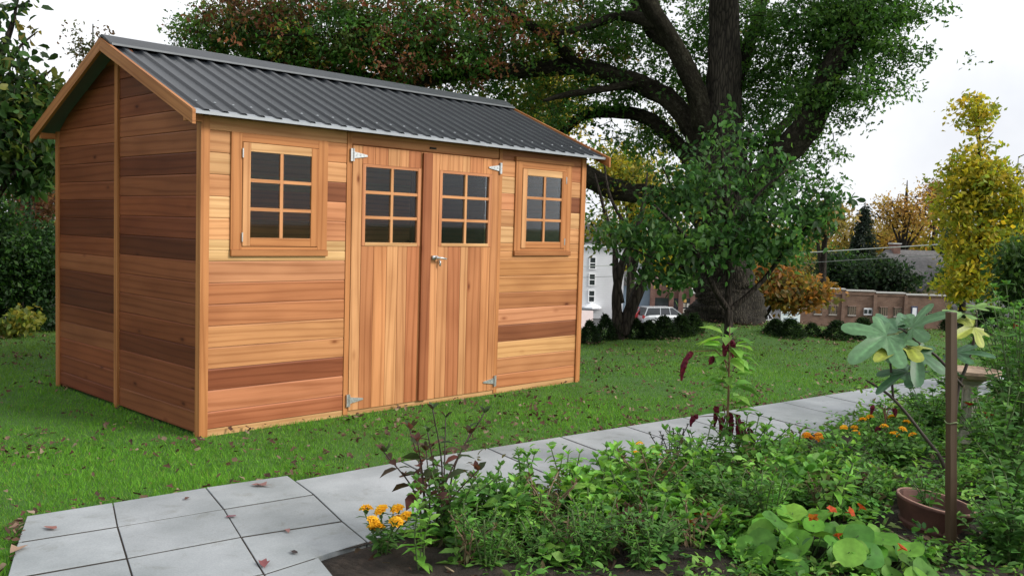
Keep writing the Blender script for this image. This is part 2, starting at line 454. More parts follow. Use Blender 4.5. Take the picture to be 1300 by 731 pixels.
def patio():
    g = lambda px, py: ground(px, py, ZP)[:2]
    mb = MB()
    # grid of joints read off the photograph: columns V0..V3, rows top, A, B, C
    T = [g(34, 654), g(143, 637), g(261, 618), g(365, 603)]
    A = [g(22, 688), g(149, 668), g(284, 645.5), g(398, 627)]
    B = [g(8, 735), g(161, 708), g(306, 681), g(434, 661)]
    rowC = [None, None, None, None]
    for i in range(4): rowC[i] = B[i]+(B[i]-A[i])*1.08
    C3 = g(419, 713); C3 = np.array([C3[0], lo_line(C3[0])]); xv = (B[3]+(rowC[3]-B[3])*.55)[0]; V3 = np.array([xv, lo_line(xv)])
    D = [r+(r-b_)*1.0 for r, b_ in zip(rowC, B)]
    for top, bot in ((T, A), (A, B), (B, rowC), (rowC, D)):
        for i in range(3):
            q = [top[i], top[i+1], bot[i+1], bot[i]]
            if i == 2 and bot is rowC: q = [top[2], top[3], V3, C3, bot[2]]
            if i == 2 and bot is D: q = [rowC[2], C3, C3+(D[2]-rowC[2]), D[2]]
            slab(mb, q)
    # extra rows towards the camera
    for i in range(2):
        slab(mb, [D[i], D[i+1], D[i+1]+(D[i+1]-rowC[i+1]), D[i]+(D[i]-rowC[i])])
    o = mb.build('patio', M_conc); tag(o, 'pale grey square paving slabs in the foreground', kind='structure')
    # path
    mb = MB(); xs = [-.07]; st = [.60, .62, .60, .61, .6, .62, .6, .6, .6, .6, .6, .6, .6, .6, .6]
    for s_ in st: xs.append(xs[-1]+s_)
    off = -.24
    for i in range(len(xs)-1):
        a, b_ = xs[i], xs[i+1]
        if i == 0:
            q = [T[3]*.7+A[3]*.3, (b_, up_line(b_)), (b_+off, lo_line(b_+off)), V3, B[3], A[3]]
            slab(mb, [tuple(v) for v in q], g=(.004, .006, .004, .004, .004, .004))
        else:
            slab(mb, [(a, up_line(a)), (b_, up_line(b_)), (b_+off, lo_line(b_+off)), (a+off, lo_line(a+off))], g=(.004, .009, .004, .009))
    tag(mb.build('path', M_conc), 'pale grey slab path beside the garden bed', kind='structure')
    # dark bedding under slabs so that joints read as dark gaps
    mb = MB()
    zb = ZP-.004
    mb.add([(T[0][0]+.01, T[0][1]-.01, zb), (T[3][0]*.6+A[3][0]*.4, T[3][1]*.6+A[3][1]*.4, zb), (xs[-1]-.02, up_line(xs[-1])-.02, zb), (xs[-1]-.25, lo_line(xs[-1])+.015, zb), (C3[0]+.01, lo_line(C3[0]+.01)+.015, zb), (C3[0]-.015, C3[1], zb),
            (D[2][0]-.01, D[2][1], zb), (D[0][0]+.01, D[0][1], zb)], [(0, 1, 5, 6, 7), (1, 2, 3, 4), (1, 4, 5)])
    tag(mb.build('paving_bedding', M_soil), 'dark bedding earth under the paving slabs', kind='structure')
    return T, A, B, rowC, D, C3
PAT = patio()

def soil():
    xs = np.r_[np.linspace(-1.3, -.56, 90), np.linspace(-.54, 10, 140)]; mb = MB(); rows = np.linspace(0, 1, 60); vs = []
    for x in xs:
        y1 = lo_line(x)+.01
        if x < PAT[5][0]: y1 = PAT[5][1]+(x-PAT[5][0])*3.6-.02
        for r in rows:
            y = y1+(-9-y1)*r**1.5
            z = .034+.014*math.sin(5*x+3*y)*math.sin(4.1*y-2*x)+.012*math.sin(13*x+7*y)+random.uniform(0, .012)
            z = .010+(z-.010)*min(1, max(0, (y1-y)/.10))
            vs.append((x, y, z))
    n = len(rows)
    fs = [(i*n+j, (i+1)*n+j, (i+1)*n+j+1, i*n+j+1) for i in range(len(xs)-1) for j in range(n-1)]
    mb.add(vs, fs); tag(mb.build('soil', M_soil, None, True), 'dark crumbly garden bed soil', kind='structure')
soil()

# ------------------------------------------------------------------ shed
L_, W_, H_ = 3.72, 2.41, 2.05
ROOF_S = .425
def roof_z(y):       # underside of the roof over the gable walls
    return 2.045+ROOF_S*((y if y < W_/2 else W_-y)+.12)

CED = [lin(216, 154, 104), lin(222, 164, 112), lin(198, 132, 86), lin(230, 182, 128), lin(212, 146, 102), lin(216, 150, 98), lin(190, 122, 80)]
CED = [tuple(q*.76 for q in c) for c in CED]
DARK = tuple(q*.72 for q in lin(140, 84, 54)); PALE = tuple(q*.8 for q in lin(232, 190, 132)); TRIM = tuple(q*.72 for q in lin(206, 140, 86))
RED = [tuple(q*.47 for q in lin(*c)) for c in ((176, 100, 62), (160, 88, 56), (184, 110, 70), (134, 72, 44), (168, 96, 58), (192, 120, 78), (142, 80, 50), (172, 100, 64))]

def board(mb, o, ul, uw, un, l0, l1, w0, w1, t, col, cham=.010, l0t=None, l1t=None):
    """a board: o origin, ul along, uw across (up), un outward. l0t,l1t = ends at the top edge"""
    o, ul, uw, un = map(np.array, (o, ul, uw, un)); l0t = l0 if l0t is None else l0t; l1t = l1 if l1t is None else l1t
    prof = [(w0+.0016, -t), (w0-.003, -t*.7), (w0+.0016, -t*.35), (w0+.0016, -.001), (w0+.003, 0), (w1-cham, 0), (w1-.0006, -cham*.45), (w1-.0006, -t)]
    du, dv = random.uniform(0, 50), random.uniform(0, 50); vs = []; uv = []
    for end in (0, 1):
        for w, n in prof:
            f = (w-w0)/(w1-w0); l = (l0+(l0t-l0)*f) if end == 0 else (l1+(l1t-l1)*f)
            vs.append(o+ul*l+uw*w+un*n); uv.append((l+du, w-n+dv))
    n = len(prof)
    fs = [tuple(range(n-1, -1, -1)), tuple(range(n, 2*n))]+[(i, (i+1) % n, n+(i+1) % n, n+i) for i in range(n)]
    k = random.uniform(.86, 1.10); mb.add(vs, fs, tuple(q*k for q in col), uv)

def plank(mb, a, b, col, axis):
    """box with wood uv, axis = grain axis"""
    a = np.array(a, float); b = np.array(b, float); du, dv = random.uniform(0, 50), random.uniform(0, 50)
    vs = [(x, y, z) for x in (a[0], b[0]) for y in (a[1], b[1]) for z in (a[2], b[2])]
    fs = [(0, 1, 3, 2), (4, 6, 7, 5), (0, 4, 5, 1), (2, 3, 7, 6), (0, 2, 6, 4), (1, 5, 7, 3)]
    ot = [i for i in range(3) if i != axis]
    uv = [(p[axis]+du, p[ot[0]]+p[ot[1]]+dv) for p in vs]
    mb.add(vs, fs, col, uv)

def build_shed():
    sh = thing('garden_shed', 'cedar board garden shed with double doors and a charcoal ribbed metal roof', 'shed')
    P = .1385; X, Y, Z = (1, 0, 0), (0, 1, 0), (0, 0, 1); FN = (0, -1, 0)
    rowsL = {0: (190, 118, 80), 1: (200, 132, 92), 2: (140, 80, 50), 3: (206, 146, 96), 4: (210, 150, 98), 5: (190, 126, 82), 6: (182, 118, 76), 7: (212, 150, 106), 8: (232, 190, 132)}
    rowsR = {0: (200, 134, 88), 1: (206, 144, 96), 2: (222, 170, 112), 3: (150, 92, 58), 4: (212, 148, 106), 5: (180, 120, 76), 6: (204, 146, 92), 7: (196, 138, 84), 8: (206, 148, 96)}
    # skids
    for y in (.03, W_-.13):
        mb = MB(); plank(mb, (.02, y-.028 if y < 1 else y, 0), (L_-.02, y+.1, .046), tuple(q*.9 for q in CED[3]), 0); mb.build('base_skid', M_trim, sh)
    mb = MB(); plank(mb, (.04, .04, .047), (L_-.04, W_-.04, .06), tuple(min(.8, q*1.6) for q in CED[3]), 0); mb.build('floor', M_wood, sh)
    # front wall
    def front(x0, x1, wx0, wx1, rows):
        mb = MB()
        for r in range(15):
            w0 = .022+r*P if r else .048; w1 = min(H_+.005, .022+(r+1)*P-.0) if r < 14 else 2.052
            c = tuple(q*.78 for q in lin(*rows[r])) if r in rows else random.choice(CED)
            inw = r in (9, 10, 11, 12, 13) or r == 8 and False
            if 9 <= r <= 13:
                c2 = random.choice(CED) if r not in (11,) else DARK
                if r == 12: c2 = CED[1]
                board(mb, (0, 0, 0), X, Z, FN, x0, wx0, w0, w1, .018, c if r != 11 else random.choice(CED+[DARK]))
                board(mb, (0, 0, 0), X, Z, FN, wx1, x1, w0, w1, .018, c2)
            elif r == 8:
                board(mb, (0, 0, 0), X, Z, FN, x0, x1, w0, 1.200, .018, c)
                board(mb, (0, 0, 0), X, Z, FN, x0, wx0, 1.200, w1, .018, c, .004)
                board(mb, (0, 0, 0), X, Z, FN, wx1, x1, 1.200, w1, .018, c, .004)
            else:
                board(mb, (0, 0, 0), X, Z, FN, x0, x1, w0, w1, .018, c)
        return mb
    front(.045, 1.10, .215, .915, rowsL).build('wall', M_wood, sh)
    front(2.665, L_-.02, 2.84, 3.52, rowsR).build('wall', M_wood, sh)
    mb = MB()   # header over the doors
    board(mb, (0, 0, 0), X, Z, FN, 1.14, 2.62, 1.962, 2.052, .018, CED[5]); mb.build('door_header', M_wood, sh)
    # gable walls
    def gable(x, un, post):
        for (y0, y1, dz) in ((.045, post-.03, 0.0), (post+.03, W_-.045, .03)):
            mb = MB(); r = 0
            while True:
                w0 = .022+r*P-(dz if r else 0); w1 = .022+(r+1)*P-dz; r += 1
                if w0 > 2.62: break
                def ext(w):
                    if w <= 2.045+ROOF_S*.12: return y0, y1
                    k = (w-2.045)/ROOF_S-.12
                    return max(y0, k), min(y1, W_-k)
                a0, a1 = ext(w0); b0, b1 = ext(w1)
                if a1-a0 < .03: break
                if b1 < b0: b0 = b1 = (b0+b1)/2
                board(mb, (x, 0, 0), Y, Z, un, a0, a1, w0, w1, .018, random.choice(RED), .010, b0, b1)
            mb.build('gable_wall', M_wood, sh)
        mb = MB(); s_ = un[0]; x0, x1 = sorted((x, x+s_*.016))
        plank(mb, (x0, post-.028, .0), (x1, post+.028, roof_z(post)-.01), tuple(q*.85 for q in TRIM), 2); mb.build('centre_post', M_trim, sh)
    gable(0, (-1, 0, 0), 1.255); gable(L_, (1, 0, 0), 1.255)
    mb = MB()
    for r in range(15):
        board(mb, (0, W_, 0), X, Z, (0, 1, 0), .045, L_-.045, .022+r*P, .022+(r+1)*P, .018, tuple(min(.85, q*2.0) for q in random.choice(CED)))
    mb.build('back_wall', M_wood, sh)
    # corner trims
    for (x, sx) in ((0, -1), (L_, 1)):
        for (y, sy) in ((0, -1), (W_, 1)):
            mb = MB()
            a, b_ = sorted((x, x+sx*.014)); c, d = sorted((y+sy*.014, y-sy*.045))
            plank(mb, (a, c, 0), (b_, d, 2.06), tuple(q*.92 for q in TRIM), 2)
            a, b_ = sorted((x, x-sx*.045)); c, d = sorted((y, y+sy*.014))
            plank(mb, (a, c, 0), (b_, d, 2.045), TRIM, 2)
            mb.build('corner_trim', M_trim, sh)
    # inner framing visible through the panes
    for x in (.03, 1.12, 2.64, L_-.07):
        for y in (.02, W_-.07):
            mb = MB(); plank(mb, (x, y, .05), (x+.04, y+.05, 2.04), CED[2], 2); mb.build('stud', M_trim, sh)
    mb = MB(); plank(mb, (.08, W_-.07, 1.36), (L_-.08, W_-.03, 1.40), CED[3], 0); mb.build('nogging', M_trim, sh)
    # doorposts
    for x0, x1 in ((1.102, 1.142), (2.626, 2.663)):
        mb = MB(); plank(mb, (x0, -.006, .012), (x1, .03, 2.045), TRIM, 2); mb.build('door_post', M_trim, sh)
    # windows
    def window(x0, x1, tilt=0, outer=0):
        z0, z1 = 1.205, 1.925
        w = MB()
        e = .058
        plank(w, (x0-.02, -.013, z0), (x0+e, .02, z1+.037), TRIM, 2); plank(w, (x1-e, -.013, z0), (x1+.02, .02, z1+.037), TRIM, 2)
        plank(w, (x0+e, -.012, z1-.02), (x1-e, .02, z1+.037), TRIM, 0); plank(w, (x0+e, -.012, z0), (x1-e, .02, z0+.02), TRIM, 0)
        fr_ = w.build('window', M_trim, sh, bevel=.002)
        m = MB(); plank(m, (x0-.02, -.022, z0-.042), (x1+.025, -.002, z0-.001), tuple(q*.86 for q in TRIM), 0); m.build('sill', M_trim, fr_, bevel=.003)
        if outer:
            m = MB(); plank(m, (x0-.03, -.022, z1+.0375), (x1+.035, -.002, z1+.072), tuple(q*.9 for q in TRIM), 0); m.build('head_board', M_trim, fr_, bevel=.003)
        m = MB(); a0, a1, b0, b1 = x0+e+.003, x1-e-.003, z0+.023, z1-.023; t = .056
        c = CED[1]
        plank(m, (a0, -.019, b0), (a0+t, -.004, b1), c, 2); plank(m, (a1-t, -.019, b0), (a1, -.004, b1), TRIM, 2)
        plank(m, (a0+t, -.018, b1-t), (a1-t, -.004, b1), CED[3], 0); plank(m, (a0+t, -.018, b0), (a1-t, -.004, b0+t), TRIM, 0)
        sa = m.build('sash', M_trim, fr_, bevel=.003)
        m = MB(); cx = (a0+a1)/2; zz = [b0+t+(b1-b0-2*t)*k/3 for k in (1, 2)]
        plank(m, (cx-.012, -.017, b0+t), (cx+.012, -.006, b1-t), CED[0], 2)
        for z in zz:
            plank(m, (a0+t, -.0165, z-.011), (cx-.012, -.006, z+.011), CED[0], 0); plank(m, (cx+.012, -.0165, z-.011), (a1-t, -.006, z+.011), CED[0], 0)
        m.build('glazing_bar', M_trim, fr_)
        m = MB(); m.box((a0+t-.004, -.0105, b0+t-.004), (a1-t+.004, -.0075, b1-t+.004)); m.build('pane', M_glass, fr_)
        for z in (b1-.1, b0+.03):
            m = MB(); xh = a0-.003 if not outer else a1-.004; m.box((xh-.004, -.023, z), (xh+.005, -.018, z+.06)); m.tube([(xh, -.023, z), (xh, -.023, z+.06)], .0035, 6); m.build('hinge', M_steel, fr_)
    window(.215, .915); window(2.84, 3.52, outer=1)
    # doors
    def door(x0, x1, g0, g1, cols, side, ast):
        d = MB(); zb, zt = .040, 1.955; gb, gt = 1.262, 1.808; y = -.010
        def pk(a, b_, z0, z1, c): 
            board(d, (0, y, 0), Z, X, FN, z0, z1, a, b_, .024, c, .003)
        n = len(cols); 
        edges = np.linspace(g0-.03, g1+.03, n+1)+np.r_[0, RNG.uniform(-.02, .02, n-1), 0]
        pk(x0, g0-.03, zb, zt, CED[1] if side < 0 else CED[0]); pk(g1+.03, x1, zb, zt, CED[5])
        for i, c in enumerate(cols):
            a, b_ = edges[i], edges[i+1]
            pk(a, b_, zb, gb-.026, c); pk(a, b_, gt+.022, zt, c if i != 1 else cols[0])
        dr = d.build('door', M_wood, sh)
        m = MB(); t = .020; cx = (g0+g1)/2
        plank(m, (g0-.029, y-.004, gb-.024), (g0, y+.02, gt+.02), CED[4], 2); plank(m, (g1, y-.004, gb-.024), (g1+.029, y+.02, gt+.02), CED[4], 2)
        plank(m, (g0, y-.003, gt), (g1, y+.02, gt+.020), CED[4], 0); plank(m, (g0, y-.006, gb-.024), (g1, y+.02, gb), CED[3], 0)
        plank(m, (cx-.011, y-.002, gb), (cx+.011, y+.018, gt), CED[1], 2)
        for k in (1, 2):
            z = gb+(gt-gb)*k/3
            plank(m, (g0, y-.001, z-.011), (cx-.011, y+.018, z+.011), CED[0], 0); plank(m, (cx+.011, y-.001, z-.011), (g1, y+.018, z+.011), CED[0], 0)
        m.build('glazing_bar', M_trim, dr)
        m = MB(); m.box((g0-.004, y+.008, gb-.004), (g1+.004, y+.011, gt+.004)); m.build('pane', M_glass, dr)
        xh = x0 if side < 0 else x1
        for z in (1.885, .115):
            m = MB(); m.box((xh-.022, y-.012, z-.045), (xh+.004, y-.001, z+.045)) if side < 0 else m.box((xh-.004, y-.012, z-.045), (xh+.022, y-.001, z+.045))
            k = 1 if side < 0 else -1
            m.prism([(xh+.006*k, z-.024), (xh+.125*k, z-.006), (xh+.125*k, z+.006), (xh+.006*k, z+.024)], y-.009, y-.001, axis=1)
            m.tube([(xh, y-.013, z-.045), (xh, y-.013, z+.045)], .006, 8)
            for q in (.03, .06, .095): m.tube([(xh+q*k, y-.012, z), (xh+q*k, y-.008, z)], .004, 6)
            m.build('hinge', M_steel, dr)
        return dr
    d1 = door(1.145, 1.885, 1.262, 1.752, [CED[2], CED[5], CED[1], CED[0], CED[6]], -1, None)
    d2 = door(1.889, 2.622, 2.0, 2.508, [CED[0], CED[6], CED[1], CED[2], CED[5]], 1, None)
    m = MB(); board(m, (0, -.012, 0), (0, 0, 1), (1, 0, 0), FN, .02, 1.95, 1.80, 1.884, .0, DARK) if False else plank(m, (1.792, -.030, .042), (1.882, -.0112, 1.948), tuple(q*.72 for q in lin(172, 106, 68)), 2)
    m.build('cover_strip', M_wood, d1, bevel=.002)
    m = MB()    # hasp and handle
    m.box((1.905, -.030, 1.135), (1.955, -.0112, 1.165)); m.tube([(1.93, -.028, 1.15), (1.93, -.062, 1.15)], .010, 10); m.tube([(1.93, -.058, 1.15), (1.98, -.060, 1.147), (2.02, -.058, 1.140)], [.009, .008, .007], 8)
    m.tube([(1.975, -.02, 1.13), (1.975, -.035, 1.12), (1.975, -.034, 1.085)], .008, 8)
    m.build('handle', M_steel, d2, smooth=True)
    m = MB(); m.box((1.87, -.012, 1.985), (1.93, -.001, 1.998)); m.tube([(1.875, -.012, 1.992), (1.925, -.012, 1.992)], .005, 6); m.build('catch', M_black, sh)
    # roof: ribbed sheets
    x0, x1 = -.13, 3.865; e = .12; yr = W_/2
    prof = []; x = x0; p = .128
    while x < x1:
        for dx, h in ((0, 0), (.068, 0), (.082, .016), (.110, .016), (.124, 0)):
            if x+dx < x1: prof.append((x+dx, h))
        x += p
    prof.append((x1, 0))
    rf = None
    for sd in (0, 1):
        m = MB(); vs = []
        for j in range(2):
            f = j
            for (xx, h) in prof:
                yy = -e+(yr+e)*f; zz = 2.055+ROOF_S*(yr+e)*f+h
                vs.append((xx, yy if sd == 0 else W_-yy, zz))
        n = len(prof); m.add(vs, [(i, i+1, n+i+1, n+i) for i in range(n-1)])
        o = m.build('roof_sheet', M_roof, sh, solid=.003)
        if sd == 0:
            m = MB(); m.lathe([(.009, 0), (.009, .004), (.004, .009), (0, .009)], 8); sc0 = m.build('roof_screw', M_zinc, o)
            for k in range(32):
                q = x0+.096+k*p
                if q < x1:
                    c = sc0 if k == 0 else sc0.copy()
                    if k: link(c); c.parent = o
                    c.location = (q, .02, 2.055+ROOF_S*(.02+e)+.016)
    # underside lining
    for sd in (0, 1):
        m = MB(); yA, yB = (-e+.01, yr-.001) if sd == 0 else (yr+.001, W_+e-.01)
        zA, zB = [2.045+ROOF_S*((y if y < yr else W_-y)+e) for y in (yA, yB)]
        m.add([(x0+.005, yA, zA), (x1-.005, yA, zA), (x1-.005, yB, zB), (x0+.005, yB, zB)], [(0, 1, 2, 3)])
        m.build('soffit', M_soffit, sh, solid=.006)
    zr = 2.055+ROOF_S*(yr+e)
    m = MB(); hw = .15
    pr = [(-hw, -ROOF_S*hw+.028), (-hw, -ROOF_S*hw+.040), (-.02, .046), (0, .052), (.02, .046), (hw, -ROOF_S*hw+.040), (hw, -ROOF_S*hw+.028), (0, .036)]
    m.prism([(yr+a, zr+b_) for a, b_ in pr], x0-.01, x1+.012, axis=0); m.build('ridge_cap', M_roof, sh)
    m = MB(); m.box((x0, yr-hw-.004, zr-ROOF_S*hw+.026), (x1, yr-hw-.001, zr-ROOF_S*hw+.040)); m.build('ridge_lip', M_lip, sh)
    m = MB(); m.prism([(-e-.012, 2.040), (-e-.004, 2.040), (-e-.004, 2.052), (-e+.05, 2.052+ROOF_S*.054), (-e+.05, 2.056+ROOF_S*.054), (-e-.012, 2.058)], x0+.002, x1-.004, axis=0); m.build('eave_flashing', M_zinc, sh)
    m = MB(); m.box((x0+.002, W_+e+.004, 2.028), (x1-.004, W_+e+.012, 2.058)); m.build('eave_flashing', M_zinc, sh)
    # bargeboards
    for (xa, xb) in ((x0-.022, x0), (x1, x1+.022)):
        for sd in (0, 1):
            m = MB(); ye = -e-.05; hb = .088
            A_ = (ye, 2.050+ROOF_S*(ye+e)+.030); B_ = (yr-.0005, 2.05+ROOF_S*(yr+e)+.030)
            pts = [A_, B_, (B_[0], B_[1]-hb), (A_[0], A_[1]-hb)]
            if sd: pts = [(W_-a, z) for a, z in pts]
            du = random.uniform(0, 40)
            n = 4; vs = [(xa, *q) for q in pts]+[(xb, *q) for q in pts]
            m.add(vs, [(0, 1, 2, 3), (4, 7, 6, 5)]+[(i, (i+1) % 4, 4+(i+1) % 4, 4+i) for i in range(4)], tuple(q*.82 for q in TRIM), [(q[1]+du, q[2]-ROOF_S*q[1]*(1 if not sd else -1)) for q in vs])
            m.build('bargeboard', M_trim, sh)
    # eave purlin end seen under the overhang
    for y in (-.02, W_+.02):
        m = MB(); plank(m, (x0+.004, y-.02, 2.00), (-.016, y+.02, 2.045), TRIM, 0); m.build('purlin_end', M_trim, sh)
build_shed()

# ------------------------------------------------------------------ grass and fallen leaves
def in_pave(x, y):
    T, A, B, Cc, D, C3 = PAT
    pth = (x > -.08) & (y < up_line(x)+.005) & (y > lo_line(x)-.005)
    # patio quad: left edge T0->D0, top edge T0->T3
    top = T[0][1]+(x-T[0][0])*(T[3][1]-T[0][1])/(T[3][0]-T[0][0])
    lft = T[0][0]+(y-T[0][1])*(D[0][0]-T[0][0])/(D[0][1]-T[0][1])
    pat = (x > lft-.01) & (x < T[3][0]+.01) & (y < top+.005)
    bed = (x > -.7) & (y < lo_line(x)+.01)
    return pth | pat | bed
def in_shed(x, y): return (x > 0) & (x < L_) & (y > .0) & (y < W_)

def grass():
    Ps = []
    for n, lo, hi in ((860000, 3.2, 17),):
        d = lo*(hi/lo)**RNG.random(n); u = RNG.uniform(-.85, .85, n)*d
        x = CAM[0]+u*RGT[0]+d*FH[0]; y = CAM[1]+u*RGT[1]+d*FH[1]
        k = ~in_pave(x, y) & ~in_shed(x, y) & (lawn_s(x, y) < 1.2) & (np.hypot(x-OAK[0], y-OAK[1]) > .42)
        Ps.append(np.stack([x[k], y[k], d[k]], 1))
    P = np.concatenate(Ps); n = len(P); x, y, d = P.T
    nz = np.sin(2.1*x+.7*np.sin(1.3*y))*np.sin(1.7*y+.9*np.sin(1.1*x))
    nz2 = np.sin(7.1*x+1.3*y)*np.sin(6.3*y-2.2*x)
    nearpath = np.exp(-np.abs(y-up_line(x))/.06)*(x > -1.5)
    hgt = (.024+.008*nz+.005*nz2)*RNG.uniform(.55, 1.35, n)*(1-.35*nearpath)
    w = np.clip(.0012+.00055*d, .0032, .012)*RNG.uniform(.7, 1.2, n)
    an = RNG.uniform(0, 2*math.pi, n); lean = RNG.uniform(.1, 1.0, n)*hgt
    z0 = np.where(lawn_s(x, y) < -2, 0, height(x, y))-.004
    base = np.stack([x, y, z0], 1); side = np.stack([np.cos(an), np.sin(an), 0*an], 1)*w[:, None]/2
    la = RNG.uniform(0, 2*math.pi, n); ld = np.stack([np.cos(la)*lean, np.sin(la)*lean, hgt], 1)
    V = np.stack([base-side, base+side, base+ld], 1).reshape(-1, 3)
    F = np.arange(3*n).reshape(-1, 3)
    cols = np.array([(.105, .285, .020), (.13, .32, .024), (.080, .225, .018), (.17, .33, .034), (.22, .28, .05)])
    pr = np.array([.34, .28, .24, .11, .03]); C = cols[RNG.choice(5, n, p=pr)]*(1+.14*RNG.normal(size=(n, 1)))*(1+.15*nz[:, None])
    far = np.clip((lawn_s(x, y)+3.4+.8*nz)/4.5, 0, 1)[:, None]      # tired, leaf-strewn turf under the oak
    C = C*(1-far*.5)+np.array([.15, .15, .045])*far*.5
    dead = (RNG.random(n) < nearpath*.5); C[dead] = np.array([.16, .12, .06])
    C = np.clip(np.repeat(C, 3, 0), .005, .6)
    o = np_mesh('grass', V, F, C, M_grass); tag(o, 'short green lawn grass around the shed', 'grass', kind='stuff')
grass()

# curled dead leaves: a few shapes, copied singly near the camera, the far rest as litter
def dead_leaf_geo(k, col):
    rr = np.random.default_rng(100+k); nv = 9
    a = np.linspace(0, 2*math.pi, nv+1)[:-1]
    r = .5*(1+.45*np.cos(a*rr.integers(3, 6)+rr.uniform(0, 6))*rr.uniform(.4, 1))*np.where(np.abs(np.sin(a)) > .5, .7, 1)
    curl = rr.uniform(.5, 1.6); xs, ys = r*np.cos(a), r*np.sin(a)
    V = np.stack([xs, ys, curl*(ys**2)+.3*curl*xs**2*rr.uniform(-.5, 1)+.02], 1)
    V = np.vstack([[0, 0, .03], V]); F = np.array([(0, i+1, (i+1) % nv+1) for i in range(nv)])
    return V, F
DCOL = [(.12, .075, .05), (.085, .045, .03), (.17, .115, .075), (.06, .035, .025), (.10, .05, .035), (.24, .18, .12)]
def litter():
    # clumped spots on the lawn
    pts = []
    cl = []
    while len(cl) < 1150:
        d = random.uniform(3.8**1.3, 15**1.3)**(1/1.3); u = random.uniform(-.58, .62)*d
        x = CAM[0]+u*RGT[0]+d*FH[0]; y = CAM[1]+u*RGT[1]+d*FH[1]
        if in_pave(x, y) or in_shed(x, y) or lawn_s(x, y) > .9: continue
        if x < 0 and y > .8 and random.random() < .7: continue
        cl.append((x, y))
    for (x, y) in cl:
        for k in range(random.choice((1, 2, 3, 5, 7, 10))):
            a = x+random.gauss(0, .075); b_ = y+random.gauss(0, .075)
            if not in_pave(a, b_) and not in_shed(a, b_): pts.append((a, b_))
    for k in range(260):    # litter gathered along the paving edge
        a = random.uniform(-1.4, 6.0); t_ = up_line(a)+abs(random.gauss(0, .035))+.01 if a > -.05 else PAT[0][0][1]+(a-PAT[0][0][0])*(PAT[0][3][1]-PAT[0][0][1])/(PAT[0][3][0]-PAT[0][0][0])+abs(random.gauss(0, .04))
        pts.append((a, t_))
    for k in range(50):
        f = random.random(); p = PAT[0][0]*(1-f)+PAT[3][0]*f; pts.append((p[0]-abs(random.gauss(0, .06)), p[1]+random.gauss(0, .02)))
    for k in range(500):    # under the oak
        a = OAK[0]+random.gauss(-.4, 1.6); b_ = OAK[1]+random.gauss(-.5, 1.2)
        if lawn_s(a, b_) < .9 and not in_pave(a, b_) and math.hypot(a-OAK[0], b_-OAK[1]) > .6: pts.append((a, b_))
    pts.sort(key=lambda p: math.hypot(p[0]-CAM[0], p[1]-CAM[1]))
    protos = []
    for k in range(8):
        V, F = dead_leaf_geo(k, None); col = np.array(DCOL[k % 6])
        me = np_mesh('dead_leaf', V, F, np.tile(col, (len(V), 1)), M_dry); protos.append(me.data); bpy.data.objects.remove(me)
    NI = 270; VV = []; FF = []; CC = []; b0 = 0
    for i, (x, y) in enumerate(pts):
        z = float(height(x, y))+random.uniform(.022, .040); sz = random.uniform(.018, .048)
        eu = (random.gauss(0, .5), random.gauss(0, .5), random.uniform(0, 6.28))
        if i < NI:
            o = bpy.data.objects.new('dead_leaf', protos[i % 8]); o.location = (x, y, z); o.rotation_euler = eu; o.scale = (sz, sz*random.uniform(.6, 1), sz)
            link(o); tag(o, 'small curled brown dead leaf lying in the grass', 'leaf', 'dead leaves scattered on the lawn')
        else:
            V, F = dead_leaf_geo(i % 8, None); Mr = np.array(Matrix.Rotation(eu[2], 3, 'Z') @ Matrix.Rotation(eu[0], 3, 'X') @ Matrix.Rotation(eu[1], 3, 'Y'))
            V = V*sz*np.array([1, random.uniform(.6, 1), 1]) @ Mr.T+np.array([x, y, z]); VV.append(V); FF.append(F+b0); b0 += len(V)
            CC.append(np.tile(np.array(random.choice(DCOL))*random.uniform(.7, 1.2), (len(V), 1)))
    o = np_mesh('leaf_litter', np.vstack(VV), np.vstack(FF), np.vstack(CC), M_dry); tag(o, 'brown dead leaf litter scattered over the farther lawn', 'leaves', kind='stuff')
    # leaves on the paving, each different
    spots = [((64, 670), 'pinkish brown dead leaf on the patio slab nearest the left lawn edge', (.28, .13, .11), .07), ((22, 697), 'large tan dead leaf at the patio left edge', (.33, .22, .16), .10), ((40, 650), 'pale tan dead leaf on the top left corner of the patio', (.36, .27, .2), .06),
             ((237, 632), 'small dark brown leaf alone on the top middle slab', (.12, .06, .05), .045), ((331, 616), 'ragged pinkish brown leaf on the top right slab', (.24, .13, .12), .10), ((294, 655), 'purple red curled leaf at the joint between two middle slabs', (.19, .08, .10), .055),
             ((365, 673), 'flat pink leaf on the joint of the right slabs', (.28, .15, .14), .05), ((335, 715), 'spiky red leaf at the lower slab joint', (.22, .08, .085), .085), ((373, 700), 'thin dark sliver of leaf on the lower right slab', (.05, .04, .04), .05), ((20, 668), 'dull brown leaf half off the patio left edge', (.2, .13, .09), .07)]
    for i, ((px, py), lb, c, sz) in enumerate(spots):
        p = ground(px, py, ZP+.006); V, F = dead_leaf_geo(20+i, None)
        o = np_mesh('fallen_leaf', V, F, np.tile(np.array(c), (len(V), 1)), M_dry); o.location = Vector(p); o.scale = (sz, sz*.7, sz*.6); o.rotation_euler = (0, 0, random.uniform(0, 6)); tag(o, lb, 'leaf', 'fallen leaves on the paving')
litter()

# ------------------------------------------------------------------ trees
def tube_np(P, rad, n):
    mb = MB(); mb.tube(P, rad, n); return mb

